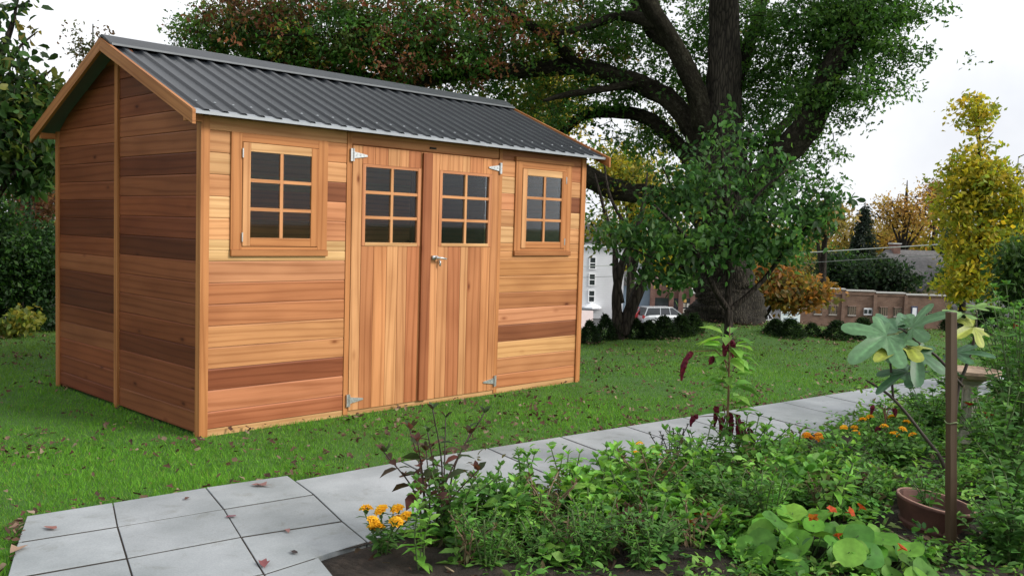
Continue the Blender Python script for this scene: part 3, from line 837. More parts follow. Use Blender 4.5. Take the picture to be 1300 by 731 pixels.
def smooth_path(pts, k=6):
    """Catmull-Rom through (point, radius) list"""
    P = np.array([np.r_[p, r] for p, r in pts]); out = []
    Q = np.vstack([2*P[0]-P[1], P, 2*P[-1]-P[-2]])
    for i in range(1, len(Q)-2):
        for t in np.linspace(0, 1, k, endpoint=False):
            a, b_, c, d = Q[i-1:i+3]
            out.append(.5*((2*b_)+(-a+c)*t+(2*a-5*b_+4*c-d)*t*t+(-a+3*b_-3*c+d)*t**3))
    out.append(P[-1]); out = np.array(out); return out[:, :3], np.maximum(out[:, 3], .003)

def rough_tube(mb, P, rad, n, amp=.12):
    # irregular bark outline
    P = np.array(P); b0 = len(mb.v); mb.tube(P, rad, n)
    seed = random.uniform(0, 99)
    for i in range(len(P)):
        for k in range(n):
            v = np.array(mb.v[b0+i*n+k]); f = 1+amp*math.sin(3*2*math.pi*k/n+seed+i*.35)*.6+amp*random.uniform(-.5, .5)
            mb.v[b0+i*n+k] = tuple(P[i]+(v-P[i])*f)

def crown(root, skel, blobs, leaf, wood_mb, twig_r=.012, shape='rhomb', mat=None, name='crown', up=.5, droop=.0):
    """skel (n,3) points twigs start from. blobs: (centre, radii, clusters, per, colours, spread)"""
    VV = []; FF = []; CC = []; b0 = 0
    allc = []
    for (c, rad, ncl, per, cols, spr) in blobs:
        c = np.array(c); rad = np.array(rad) if hasattr(rad, '__len__') else np.array([rad]*3)
        q = unit(RNG.normal(size=(ncl, 3)))*(RNG.uniform(.1, 1, (ncl, 1))**.42)
        q = q*(1+.18*RNG.normal(size=(ncl, 1)))
        ctr = c+q*rad; allc.append(ctr)
        P = np.repeat(ctr, per, 0)+RNG.normal(size=(ncl*per, 3))*spr*np.array([1, 1, .7]); n = len(P)
        D = RNG.normal(size=(n, 3))+np.array([0, 0, -droop]); N = RNG.normal(size=(n, 3))*.8+np.array([0, 0, up])
        Ln = leaf*RNG.uniform(.6, 1.25, n); Wd = Ln*RNG.uniform(.45, .7, n)
        C = pick(cols, ncl, .14); C = np.repeat(C, per, 0)*(1+.14*RNG.normal(size=(n, 1))); C = np.clip(C, .004, .8)
        V, F, C = leaves(P, D, N, Ln, Wd, C, shape)
        VV.append(V); FF.append(F+b0); CC.append(C); b0 += len(V)
    o = np_mesh(name, np.vstack(VV), np.vstack(FF), np.vstack(CC), mat or M_leaf, root)
    if wood_mb is not None and twig_r:
        A = np.vstack(allc); A = A[RNG.random(len(A)) < .6]
        sk = np.array(skel)
        order = np.argsort(np.min(np.linalg.norm(A[:, None]-sk[None, ::3], axis=2), 1))
        for a in A[order]:
            dd = np.linalg.norm(sk-a, axis=1); j = int(np.argmin(dd)); s0 = sk[j]; dist = dd[j]
            if dist < .05: continue
            mid = (s0+a)/2+RNG.normal(size=3)*dist*.10+np.array([0, 0, dist*.08])
            r = min(twig_r*(.35+.8*dist), twig_r*2.2)
            wood_mb.tube([s0, mid, a], [r, r*.65, r*.25], 4, cap=False)
            sk = np.vstack([sk, mid[None], ((mid+a)/2)[None]])
            if len(sk) > 2600: sk = sk[::2]
    return o

def make_tree(name, label, cat, base, trunk, limbs, blobs, leaf, group=None, bk=None, shape='rhomb', twig=.012, nside=10, up=.5, droop=0, sep_limbs=False, amp=.08):
    root = thing(name, label, cat, base, 0, group); base = np.array(base, float)
    loc = lambda pts: [(np.array(p, float)-base, r) for p, r in pts]
    mb = MB(); P, r = smooth_path(loc(trunk), 7); rough_tube(mb, P, r, nside, amp); sk = [P]
    lms = []
    for lm in limbs:
        Q, q = smooth_path(loc(lm), 6); sk.append(Q)
        m2 = MB() if sep_limbs else mb
        rough_tube(m2, Q, q, max(5, nside-2), amp)
        if sep_limbs: lms.append(m2)
    tw = MB() if sep_limbs else mb
    bl = [(np.array(b[0])-base, *b[1:]) for b in blobs]
    crown(root, np.vstack(sk), bl, leaf, tw, twig, shape, None, 'crown', up, droop)
    bk = bk or M_bark2
    mb.build('trunk', bk, root, True)
    for m2 in lms: m2.build('limb', M_limb, root, True)
    if sep_limbs and tw.v: tw.build('twigs', M_limb, root, True)
    return root

GD = [(.055, .135, .028), (.075, .17, .034), (.095, .20, .04), (.04, .10, .024)]
GR = GD+GD+[(.16, .075, .04), (.12, .14, .04), (.10, .15, .035)]
RB = [(.26, .10, .055), (.18, .075, .045), (.22, .10, .05), (.14, .07, .04), (.09, .12, .035), (.07, .13, .035)]
YG = [(.26, .25, .04), (.34, .28, .045), (.16, .20, .035), (.40, .30, .05)]
MX = GD+[(.17, .19, .04), (.24, .20, .04)]
YE = [(.50, .40, .035), (.42, .36, .04), (.56, .42, .04), (.32, .32, .04)]
OR = [(.36, .14, .035), (.42, .18, .04), (.30, .15, .04), (.22, .16, .04)]
EV = [(.016, .036, .018), (.024, .05, .022), (.034, .06, .03)]

def oak():
    base = np.array([OAK[0], OAK[1], float(height(*OAK))-.05])
    A = at
    D0 = depth(base)
    tr = [(base+np.array([0, 0, -.1]), .74), (base+np.array([0, 0, .10]), .60), (base+np.array([0, 0, .35]), .49), (A(921, 360, D0), .43), (A(919, 300, D0), .41), (A(916, 230, D0), .42), (A(913, 180, D0), .36), (A(916, 120, D0-.1), .26), (A(920, 40, D0-.2), .22), (A(922, -60, D0-.3), .18), (A(926, -200, D0+.5), .10)]
    lm = [
     [(A(905, 215, D0), .24), (A(889, 135, D0-.2), .155), (A(872, 90, D0-.4), .135), (A(853, 52, D0-.5), .13), (A(824, 5, D0-.7), .125), (A(800, -60, D0-.9), .13), (A(760, -170, D0-1), .08)],
     [(A(903, 205, D0), .22), (A(880, 165, D0+.2), .165), (A(850, 128, D0+.4), .15), (A(811, 106, D0+.6), .14), (A(775, 94, D0+.7), .135), (A(735, 86, D0+.8), .13), (A(690, 87, D0+.7), .12), (A(645, 91, D0+.6), .11), (A(585, 94, D0+.5), .10), (A(515, 107, D0+.4), .08), (A(450, 93, D0+.3), .055), (A(390, 88, D0+.2), .04), (A(320, 70, D0), .025)],
     [(A(905, 250, D0), .20), (A(875, 200, D0+.5), .13), (A(855, 178, D0+.8), .115), (A(823, 151, D0+1.1), .11), (A(777, 142, D0+1.4), .10), (A(739, 147, D0+1.6), .08), (A(713, 170, D0+1.6), .06), (A(690, 190, D0+1.7), .03)],
     [(A(912, 290, D0), .26), (A(880, 262, D0+.2), .17), (A(853, 252, D0+.3), .15), (A(806, 246, D0+.5), .15), (A(773, 237, D0+.6), .16), (A(740, 220, D0+.8), .15), (A(690, 190, D0+1.1), .13), (A(620, 150, D0+1.4), .08), (A(540, 120, D0+1.6), .05), (A(450, 110, D0+1.7), .015)],
     [(A(925, 300, D0), .26), (A(948, 262, D0-.1), .18), (A(968, 230, D0-.2), .19), (A(988, 203, D0-.3), .20), (A(1012, 175, D0-.4), .20), (A(1032, 150, D0-.5), .19), (A(1052, 97, D0-.6), .175), (A(1073, 58, D0-.7), .16), (A(1098, 0, D0-.8), .14), (A(1125, -80, D0-1), .11), (A(1150, -170, D0-1.2), .06)],
     [(A(950, 262, D0), .12), (A(985, 172, D0+.6), .07), (A(1010, 140, D0+.9), .06), (A(1040, 60, D0+1.2), .04)],
     [(A(912, 180, D0), .16), (A(935, 100, D0+.5), .11), (A(960, 30, D0+.8), .09), (A(985, -60, D0+1), .06)],
     [(A(835, 30, D0-.6), .10), (A(790, 20, D0-.2), .07), (A(745, 35, D0), .05), (A(700, 45, D0+.2), .03)],
     [(A(735, 86, D0+.8), .09), (A(700, 50, D0+.4), .07), (A(655, 22, D0+.2), .06), (A(620, -10, D0), .05), (A(540, -60, D0-.2), .03)],
     [(A(811, 106, D0+.6), .07), (A(775, 112, D0+.2), .055), (A(720, 120, D0), .045), (A(690, 128, D0-.2), .02)],
     [(A(585, 94, D0+.5), .06), (A(540, 70, D0+.1), .045), (A(480, 50, D0-.3), .035), (A(400, 45, D0-.6), .02), (A(330, 45, D0-.8), .012)],
     [(A(853, 55, D0-.5), .09), (A(825, 40, D0), .07), (A(790, -30, D0+.4), .05)],
     [(A(515, 107, D0+.4), .04), (A(440, 70, D0+.6), .03), (A(340, 55, D0+.5), .02), (A(260, 40, D0+.4), .012)],
    ]
    bl = []
    def B(px, py, d, wpx, hpx, ncl, cols, per=17, dd=.9, spr=.085):
        k = d/FPX; ncl = int(ncl*.80); bl.append((A(px, py, d), (1.0*wpx*k, wpx*k*.8 if dd is None else dd, hpx*k), ncl, per, cols, spr))
    # crown lobes over the shed roof, left to right
    B(265, 45, 14.2, 48, 34, 190, GR, dd=.8); B(335, 55, 14, 60, 45, 330, GR); B(330, 20, 13.6, 70, 40, 260, RB); B(420, 40, 13.8, 70, 55, 430, GR); B(500, 50, 13.8, 75, 60, 480, GD+RB[:2]); B(400, 75, 14.4, 60, 25, 180, RB)
    B(590, 45, 14, 85, 60, 520, GD+RB[:1]); B(560, 85, 14.6, 70, 26, 170, RB); B(670, 40, 14.6, 80, 55, 330, MX+RB[:1]); B(650, 105, 15.2, 85, 28, 170, MX); B(745, 50, 15, 70, 50, 230, MX+RB[:2])
    B(690, 135, 15.6, 60, 30, 120, MX); B(765, 115, 15, 55, 28, 110, GD); B(800, 30, 14.2, 60, 55, 210, GD); B(860, 85, 14.9, 45, 50, 130, GD); B(820, 185, 15, 50, 28, 90, GD); B(560, 135, 15.6, 90, 28, 130, MX); B(930, 40, 14.9, 70, 60, 300, GD); B(960, 110, 14.7, 46, 50, 210, GD); B(900, 130, 15.2, 40, 50, 90, GD)
    B(1020, 30, 13.6, 55, 50, 260, GD); B(1085, 30, 13.2, 55, 45, 330, GD); B(1105, 75, 13, 32, 22, 110, GD); B(1120, 10, 13.2, 28, 34, 140, GD); B(1010, 95, 14, 35, 40, 130, GD); B(1045, 140, 13.2, 24, 36, 60, GD); B(1085, 110, 13, 22, 18, 50, GD); B(985, 170, 14.4, 34, 30, 70, GD); B(1005, 235, 13.4, 30, 24, 40, GD); B(1065, 120, 12.9, 26, 30, 90, GD); B(1030, 185, 13.9, 22, 26, 40, GD); B(965, 195, 14.2, 34, 40, 100, GD); B(865, 150, 15.4, 50, 40, 120, GD+YG[:2]); B(945, 170, 14.6, 28, 40, 60, GD)
    for i, l_ in enumerate(lm):
        if i in (0, 4): continue
        Q, q = smooth_path(l_, 5)
        for p_, r_ in list(zip(Q, q))[8::3]:
            bl.append((p_+RNG.normal(size=3)*(.12+r_), (.20+r_, .20+r_, .16+r_), 6, 12, (GD+YG[:1]) if i != 1 else MX, .09))
    # the rest of the crown above the picture
    B(450, -90, 14, 170, 80, 420, GD, 12, 1.8, .2); B(680, -110, 14.4, 170, 90, 460, GD, 12, 2.0, .2); B(880, -120, 14, 160, 100, 460, GD, 12, 2.2, .2); B(1060, -100, 13.6, 120, 90, 380, GD, 12, 1.8, .2); B(800, -300, 14, 350, 110, 500, GD, 12, 2.6, .25)
    make_tree('oak_tree', 'huge dark oak with a thick trunk and long limbs arching over the shed roof', 'tree', base, tr, lm, bl, .082, bk=M_bark, shape='oak', twig=.014, nside=20, sep_limbs=True, amp=.16)
oak()

def sapling():
    g = ground(925, 446); b = np.array([g[0], g[1], 0]); d = depth(b); A = at
    tr = [(b, .075), (A(925, 425, d), .055), (A(925, 393, d), .052)]
    lm = [[(A(925, 396, d), .05), (A(925, 360, d+.05), .042), (A(924, 310, d), .036), (A(920, 240, d), .028), (A(916, 180, d), .015), (A(914, 130, d), .006)],
          [(A(925, 394, d), .042), (A(910, 372, d-.1), .034), (A(897, 345, d-.2), .03), (A(870, 300, d-.4), .024), (A(830, 260, d-.5), .012)],
          [(A(926, 394, d), .042), (A(948, 376, d), .032), (A(972, 352, d), .028), (A(1000, 315, d-.1), .02), (A(1040, 270, d-.2), .01)],
          [(A(924, 310, d), .025), (A(960, 250, d-.3), .018), (A(1000, 215, d-.4), .008)],
          [(A(924, 330, d), .025), (A(870, 270, d+.3), .018), (A(840, 210, d+.4), .008)],
          [(A(897, 345, d-.2), .02), (A(850, 335, d-.4), .015), (A(800, 315, d-.5), .007)],
          [(A(924, 290, d), .022), (A(940, 220, d+.2), .014), (A(955, 160, d+.2), .006)]]
    GS = [(.045, .115, .034), (.06, .15, .042), (.08, .18, .05), (.034, .085, .028), (.10, .20, .06)]
    bl = []
    def B(px, py, dd, w, h, n, cols=GS, per=9):
        k = (d+dd)/FPX; bl.append((A(px, py, d+dd), (w*k, w*k*.75, h*k), n, per, cols, .085))
    B(905, 312, 0, 85, 38, 100); B(845, 305, -.3, 55, 38, 82); B(790, 302, -.3, 34, 24, 34); B(985, 285, -.2, 60, 44, 100); B(1036, 272, -.2, 32, 32, 46); B(1056, 245, -.2, 24, 20, 16, per=6)
    B(910, 240, 0, 70, 44, 78); B(920, 170, 0, 34, 40, 18, per=6); B(850, 245, .2, 44, 34, 44); B(985, 228, .1, 40, 32, 40); B(860, 350, -.3, 36, 16, 28); B(822, 345, -.4, 16, 24, 12); B(950, 190, 0, 36, 36, 16, per=7); B(985, 322, .3, 46, 22, 38); B(885, 195, .1, 34, 34, 16, per=7)
    make_tree('young_tree', 'young dark green leafy tree with slim forked trunk standing before the oak', 'tree', b, tr, lm, bl, .092, shape='leaf', twig=.008, nside=8, up=.7, droop=.6, amp=.03)
sapling()

def twin():
    g = ground(786, 430); b = np.array([g[0], g[1], float(height(g[0], g[1]))]); d = depth(b); A = at
    tr = [(b+np.array([0, 0, -.1]), .13), (A(784, 405, d), .075), (A(783, 370, d), .058), (A(790, 335, d), .052), (A(803, 305, d), .046), (A(815, 270, d+.2), .03), (A(822, 220, d+.4), .012)]
    lm = [[(A(790, 425, d), .10), (A(798, 400, d), .085), (A(812, 365, d), .078), (A(823, 335, d), .062), (A(833, 300, d), .055), (A(852, 262, d-.1), .03), (A(865, 220, d), .012)],
          [(A(788, 385, d), .05), (A(782, 350, d), .045), (A(780, 310, d+.2), .035), (A(768, 270, d+.4), .025), (A(755, 220, d+.5), .01)],
          [(A(806, 305, d), .03), (A(775, 250, d+.6), .02), (A(765, 190, d+.8), .008)], [(A(811, 365, d), .03), (A(840, 345, d+.3), .018), (A(862, 330, d+.4), .008)]]
    bl = []
    def B(px, py, dd, w, h, n, cols=YG+GD[1:3], per=11):
        k = (d+dd)/FPX; bl.append((A(px, py, d+dd), (w*k, w*k, h*k), n, per, cols, .1))
    B(764, 292, .5, 26, 26, 42); B(808, 292, .6, 34, 26, 46); B(845, 285, .6, 34, 36, 60); B(845, 340, .4, 24, 20, 30, YE); B(865, 240, .5, 22, 26, 22); B(770, 190, .9, 24, 16, 14); B(820, 215, .7, 30, 16, 20)
    make_tree('twin_trunk_tree', 'yellow green tree with two dark leaning trunks by the hedge', 'tree', b, tr, lm, bl, .075, twig=.009, nside=8, amp=.05)
twin()

def bushy(name, label, cat, px, py, d, wpx, hpx, cols, leaf, group=None, per=10, n=120, trunk=None, spr=.12, lobes=5, shape='rhomb', droop=0, bk=None):
    """tree or shrub whose crown is centred at pixel px,py at depth d; stem goes down to the terrain"""
    k = d/FPX; c = at(px, py, d); b = np.array([c[0], c[1], 0.0]); b[2] = float(height(b[0], b[1]))-.02
    bl = []
    top = c+np.array([0, 0, hpx*k*.75]); r0 = trunk or max(.02, wpx*k*.05)
    tr = [(b, r0*1.3), (b*.65+c*.35, r0), (c, r0*.7), (top, r0*.12)]
    lm = []
    for i in range(lobes):
        a = i*2.4+random.uniform(0, .6); rr = random.uniform(.25, .62)
        e = c+np.array([math.cos(a)*wpx*k*rr, math.sin(a)*wpx*k*rr, random.uniform(-.55, .55)*hpx*k])
        bl.append((e, (wpx*k*.5, wpx*k*.5, hpx*k*.45), max(4, n//lobes), per, cols, spr))
        s0 = b*.55+c*.45 if random.random() < .5 else b*.2+c*.8
        lm.append([(s0, r0*.55), ((s0+e)/2+np.array([0, 0, .05]), r0*.4), (e, r0*.12)])
    return make_tree(name, label, cat, b, tr, lm, bl, leaf, group, bk, shape, max(.004, r0*.18), 7, .4, droop)

def conifer(name, label, px_, top_y, bot_y, d, wpx, cols=EV, group=None, n=700, leaf=None):
    k = d/FPX; t = at(px_, top_y, d); lo = at(px_, bot_y, d)
    b = np.array([t[0], t[1], float(height(t[0], t[1]))-.05]); root = thing(name, label, 'tree', b, 0, group)
    mb = MB(); hgt = t[2]-b[2]; mb.tube([(0, 0, 0), (0, 0, hgt)], [wpx*k*.10, .02], 8)
    f = RNG.random(n)**.7; z0 = lo[2]-b[2]; z = z0+(hgt-z0)*(1-f)
    rr = wpx*k*f*RNG.uniform(.35, 1.05, n); a = RNG.uniform(0, 6.28, n)
    rr *= 1+.22*np.sin(a*5+z*2)
    for i in range(0, n, 10):
        mb.tube([(0, 0, z[i]), (rr[i]*math.cos(a[i]), rr[i]*math.sin(a[i]), z[i]-.12*rr[i])], [.02, .006], 4, cap=False)
    C0 = np.stack([rr*np.cos(a), rr*np.sin(a), z-.12*rr], 1); per = 12
    P = np.repeat(C0, per, 0)+RNG.normal(size=(n*per, 3))*wpx*k*.075; m = len(P)
    D = np.repeat(np.stack([np.cos(a), np.sin(a), -.35+0*a], 1), per, 0)+.6*RNG.normal(size=(m, 3))
    lf = leaf or wpx*k*.14; Ln = lf*RNG.uniform(.6, 1.3, m)
    V, F, C = leaves(P, D, RNG.normal(size=(m, 3))+np.array([0, 0, .8]), Ln, Ln*.4, pick(cols, m, .2))
    np_mesh('crown', V, F, C, M_leaf, root); mb.build('trunk', M_bark2, root); return root

# left of the shed
def left_side():
    d = 9.4; A = at
    g = A(-30, 430, d); b = np.array([g[0], g[1], 0])
    tr = [(b, .09), (A(-32, 300, d), .075), (A(-20, 180, d), .055), (A(0, 80, d), .035), (A(18, 20, d), .015), (A(30, -30, d), .006)]
    lm = [[(A(-32, 300, d), .04), (A(10, 230, d-.2), .03), (A(45, 200, d-.3), .012)], [(A(-20, 180, d), .04), (A(20, 130, d), .025), (A(70, 85, d+.1), .008)], [(A(-5, 100, d), .03), (A(25, 60, d), .015), (A(48, 40, d), .006)], [(A(-5, 100, d), .02), (A(15, 40, d-.1), .012), (A(22, 8, d-.1), .006)]]
    k = d/FPX; GL = [(.032, .075, .022), (.045, .105, .03), (.06, .125, .035), (.024, .05, .018), (.10, .13, .03)]
    bl = [(A(25, 170, d), (45*k, .6, 60*k), 150, 9, GL, .10), (A(15, 110, d), (38*k, .5, 32*k), 65, 8, GL+[(.14, .14, .03)], .10), (A(55, 120, d+.2), (26*k, .4, 24*k), 30, 7, GL, .09), (A(22, 50, d), (30*k, .3, 26*k), 15, 5, GL+[(.15, .14, .03)], .08), (A(15, 8, d), (20*k, .3, 12*k), 9, 5, GL, .06), (A(40, 215, d), (30*k, .5, 34*k), 70, 9, GL, .1), (A(-50, 120, d), (50*k, .8, 110*k), 140, 9, GL, .12)]
    bl += [(A(-190, 150, 8.6), (1.0, .9, 1.2), 330, 10, GL, .14), (A(-330, 120, 7.6), (1.1, 1.0, 1.3), 330, 10, GL, .15), (A(-300, 300, 8.0), (1.0, .9, .8), 200, 10, GL, .15)]
    lm += [[(A(-20, 180, d), .04), (A(-150, 150, 8.8), .03), (A(-330, 120, 7.7), .012)]]
    make_tree('broadleaf_tree', 'large leaved green tree at the left edge beside the shed', 'tree', b, tr, lm, bl, .11, shape='leaf', twig=.007, nside=8, up=.5, droop=.6)
    bushy('thin_tree', 'sparse reddish green treetop rising behind the left roof edge', 'tree', 118, 62, 15.5, 36, 42, [(.12, .08, .045), (.09, .10, .05), (.14, .085, .05), (.07, .085, .04)], .07, n=80, per=8, spr=.09, trunk=.018)
    DK = [(.016, .042, .014), (.024, .058, .018), (.034, .078, .024)]
    bushy('dark_shrub', 'tall dark green shrub filling the left edge below the broadleaf tree', 'shrub', -8, 300, 11.2, 55, 90, DK+GD[:2], .07, n=330, per=13)
    bushy('dark_shrub', 'dark shrub touching the left wall of the shed in view', 'shrub', 62, 350, 11.8, 42, 70, DK, .07, n=330, per=13)
    bushy('round_shrub', 'round deep green shrub below the rusty bush at left', 'shrub', 28, 345, 11.4, 40, 42, DK+GD[:1], .065, n=300, per=13)
    bushy('rusty_bush', 'rusty brown autumn bush seen through the gap left of the shed', 'shrub', 45, 258, 16, 34, 34, [(.22, .09, .05), (.16, .075, .05), (.26, .13, .08)], .09, n=150, per=12)
    bushy('dark_shrub', 'wide dark shrub behind the yellow green shrub at the left edge', 'shrub', 12, 378, 12.2, 48, 34, DK, .075, n=330, per=13)
    bushy('dark_shrub', 'low dark shrub between the yellow green shrub and the shed wall', 'shrub', 60, 408, 11.5, 30, 24, DK, .065, n=240, per=12)
    bushy('dense_tree', 'dense deep green tree closing the gap left of the shed roof', 'tree', 38, 190, 13.5, 42, 62, GD[:1]+GD[3:]+DK[2:], .085, n=420, per=13)
    bushy('background_tree', 'mid green tree behind the left shrubs near the shed wall', 'tree', 75, 200, 17, 40, 85, GD+[(.08, .1, .03)], .10, n=260, per=12)
    bushy('background_tree', 'dark tree behind the left edge of the photo', 'tree', -35, 230, 18, 75, 120, GD, .12, n=420, per=12)
    bushy('yellow_shrub', 'small yellow green shrub glowing at the left edge of the lawn', 'shrub', 18, 412, 10.6, 30, 24, [(.22, .24, .04), (.30, .27, .05), (.12, .17, .04)], .075, n=70, per=9, spr=.07, shape='leaf', droop=.5)
    p = ground(51, 418); o = MB().box((-.03, -.01, 0), (.03, .01, .16)).box((-.006, -.006, .16), (.006, .006, .17)); o = o.build('garden_marker', attr_white, None, bevel=.004); o.location = (p[0], p[1], 0.1); o.rotation_euler = (0, 0, -YAW); tag(o, 'tiny white marker in front of the dark shrubs at left', 'marker')
attr_white = simple('white_plastic', (.7, .72, .75), .5, 0, .05)
left_side()

# hedge along the far lawn edge
def hedge():
    def proto(n, cols, seed):
        mb = MB(); root = None
        q = unit(RNG.normal(size=(n, 3))); q[:, 2] = np.abs(q[:, 2]); h = RNG.random(n)
        rr = (1-h**1.6)*.5*RNG.uniform(.55, 1.1, n)+.04; a = RNG.uniform(0, 6.28, n)
        C0 = np.stack([rr*np.cos(a), rr*np.sin(a), h*.98+.02], 1); per = 9
        P = np.repeat(C0, per, 0)+RNG.normal(size=(n*per, 3))*.05; m = len(P)
        D = np.repeat(np.stack([np.cos(a), np.sin(a), .5+0*a], 1), per, 0)+.6*RNG.normal(size=(m, 3))
        Ln = RNG.uniform(.07, .15, m); V, F, C = leaves(P, D, RNG.normal(size=(m, 3)), Ln, Ln*.4, pick(cols, m, .22))
        return np_mesh('hedge_bush', V, F, C, M_leaf)
    K = [(.013, .03, .012), (.02, .042, .016), (.028, .055, .02)]
    pr = [proto(300, K, i) for i in range(3)]
    st = MB(); st.tube([(0, 0, -.3), (0, 0, .5)], [.05, .02], 6); 
    spec = [(748, 436, 26, 36), (768, 432, 25, 40), (783, 430, 20, 34), (806, 430, 26, 32), (823, 431, 26, 30), (843, 429, 32, 36), (864, 427, 30, 34), (880, 424, 28, 32), (1062, 431, 34, 30), (1095, 431, 38, 34), (984, 424, 30, 24), (1003, 428, 36, 30), (1030, 427, 24, 22), (1255, 424, 60, 40), (1215, 420, 40, 30)]
    names = ['dark hedge bush touching the right edge of the shed', 'dark hedge bush below the white house', 'dark hedge bush just left of the twin trunks', 'dark hedge bush just right of the twin trunks', 'dark hedge bush below the red car', 'dark hedge bush below the tail of the silver wagon', 'dark hedge bush below the nose of the silver wagon', 'dark hedge bush touching the oak trunk on its left',
             'dark round bush below the left windows of the brick building', 'wide dark bush below the middle of the brick building', 'low dark bush left of the white sign board', 'dark bush in front of the white sign board', 'small brownish bush right of the white sign board', 'large dark bush behind the garden stake at right', 'dark bush behind the fig leaves']
    for i, ((px, py, w, h), lb) in enumerate(zip(spec, names)):
        g = ground(px, py); k = depth(g)/FPX
        o = pr[i] if i < 3 else pr[i % 3].copy()
        if i >= 3: link(o)
        z = float(height(g[0], g[1]))
        o.location = (g[0], g[1], z-.02); o.rotation_euler = (0, 0, random.uniform(0, 6)); o.scale = (w*k*.95, w*k*.95, h*k*.8)
        tag(o, lb, 'bush', 'bushes along the lawn edge')
hedge()

# trees beyond the lawn on the right and far behind
def far_trees():
    d = 24; A = at
    # tall slim yellow tree
    c = A(1243, 260, d); b = np.array([c[0], c[1], 0]); b[2] = float(height(b[0], b[1])); k = d/FPX
    tr = [(b, .12), (A(1243, 390, d), .085), (A(1244, 280, d), .075), (A(1243, 180, d), .04), (A(1240, 120, d), .01)]
    YY = YE+[(.36, .38, .05), (.24, .28, .04)]
    bl = [(A(1240, 145, d), (26*k, .5, 26*k), 80, 8, YY, .12), (A(1240, 195, d), (22*k, .5, 22*k), 32, 8, YY, .12), (A(1232, 225, d), (38*k, .8, 26*k), 150, 10, YY, .14), (A(1262, 250, d), (36*k, .8, 40*k), 190, 10, YY+[(.12, .16, .03)], .14), (A(1216, 262, d), (30*k, .7, 36*k), 110, 10, YY, .14), (A(1245, 320, d), (46*k, .9, 38*k), 230, 10, YY, .14), (A(1225, 360, d), (34*k, .7, 24*k), 110, 10, YY, .13), (A(1262, 360, d), (30*k, .8, 22*k), 60, 10, YY+GD[:2], .13), (A(1285, 290, d), (24*k, .8, 44*k), 80, 10, YY+[(.12, .16, .03)], .14)]
    lm = [[(A(1243, y, d), .03), (A(1243+sx*.5, y-12, d), .02), (A(1243+sx, y-22, d+.2), .007)] for y, sx in ((370, -28), (355, 30), (330, 32), (310, -30), (290, 30), (265, -24), (240, 28), (225, -20), (190, 18))]
    make_tree('tall_yellow_tree', 'tall slim yellow tree with straight bare trunk at the right', 'tree', b, tr, lm, bl, .16, twig=.012, nside=8)
    bushy('green_tree', 'green tree at the right edge behind the tomato vines', 'tree', 1300, 360, 17, 45, 60, [(.05, .10, .03), (.07, .13, .035), (.04, .08, .025)], .13, n=230, per=11)
    # orange tree in front of the brick building
    d = 21; k = d/FPX; g = A(968, 412, d); b = np.array([g[0], g[1], float(height(g[0], g[1]))])
    OO = OR+[(.14, .13, .04), (.18, .14, .05)]
    tr = [(b, .11), (A(966, 408, d), .07), (A(962, 385, d), .05), (A(955, 360, d), .02)]
    lm = [[(A(967, 408, d), .05), (A(985, 382, d), .035), (A(1005, 362, d), .012)], [(A(966, 405, d), .05), (A(975, 370, d), .03), (A(985, 345, d), .01)], [(A(966, 407, d), .05), (A(948, 392, d), .035), (A(940, 380, d), .012)]]
    bl = [(A(985, 372, d), (40*k, .9, 16*k), 150, 11, OO, .13), (A(1015, 372, d), (28*k, .8, 18*k), 110, 11, OO, .13), (A(985, 352, d), (26*k, .7, 14*k), 70, 10, OO, .13), (A(955, 365, d), (24*k, .7, 18*k), 70, 10, OO, .13)]
    make_tree('orange_maple', 'low spreading orange maple beside the oak trunk', 'tree', b, tr, lm, bl, .15, twig=.012)
    conifer('dark_spruce', 'dark spruce with a pointed top behind the brick building', 1098, 262, 385, 104, 34, [(.02, .032, .028), (.028, .045, .035), (.04, .055, .045)])
    bushy('dark_evergreen', 'broad dark evergreen spreading above the brick building roof', 'tree', 1115, 345, 98, 44, 24, EV, .5, n=420, per=14, spr=.7, trunk=.4)
    bushy('dark_evergreen', 'dark evergreen crown left of the spruce above the brick roof', 'tree', 1068, 350, 101, 30, 26, EV+EV+GD[:1], .5, n=260, per=13, spr=.7, trunk=.4)
    conifer('dark_conifer', 'narrow dark conifer beside the yellow tree on the right', 1199, 268, 360, 128, 14, EV, n=380)
    bushy('golden_tree', 'large golden autumn tree with visible limbs behind the grey roofed house', 'tree', 1150, 262, 135, 44, 44, [(.40, .25, .06), (.46, .28, .07), (.33, .22, .06), (.42, .24, .08)], .5, n=260, per=10, spr=.8, trunk=.4, lobes=9)
    bushy('russet_tree', 'russet tree between the golden tree and the tall yellow tree', 'tree', 1188, 262, 140, 20, 42, [(.30, .12, .05), (.26, .13, .06), (.34, .17, .06)], .5, n=150, per=9, spr=.5, trunk=.3)
    bushy('olive_tree', 'pale yellow tree behind the young tree right of the oak', 'tree', 1048, 285, 80, 34, 38, [(.30, .22, .08), (.22, .19, .06), (.34, .25, .10)], .5, n=170, per=10, spr=.5, trunk=.3)
    bushy('lime_tree', 'small lime green tree above the left end of the brick roof', 'tree', 1052, 352, 106, 20, 16, [(.14, .20, .03), (.20, .25, .04)], .6, n=80, per=10, spr=.6, trunk=.2)
    bushy('faint_tree', 'thin bare reddish treetop far behind the tall yellow tree', 'tree', 1290, 245, 150, 26, 60, [(.2, .12, .08), (.16, .12, .08)], .4, n=100, per=8, spr=.6, trunk=.3)
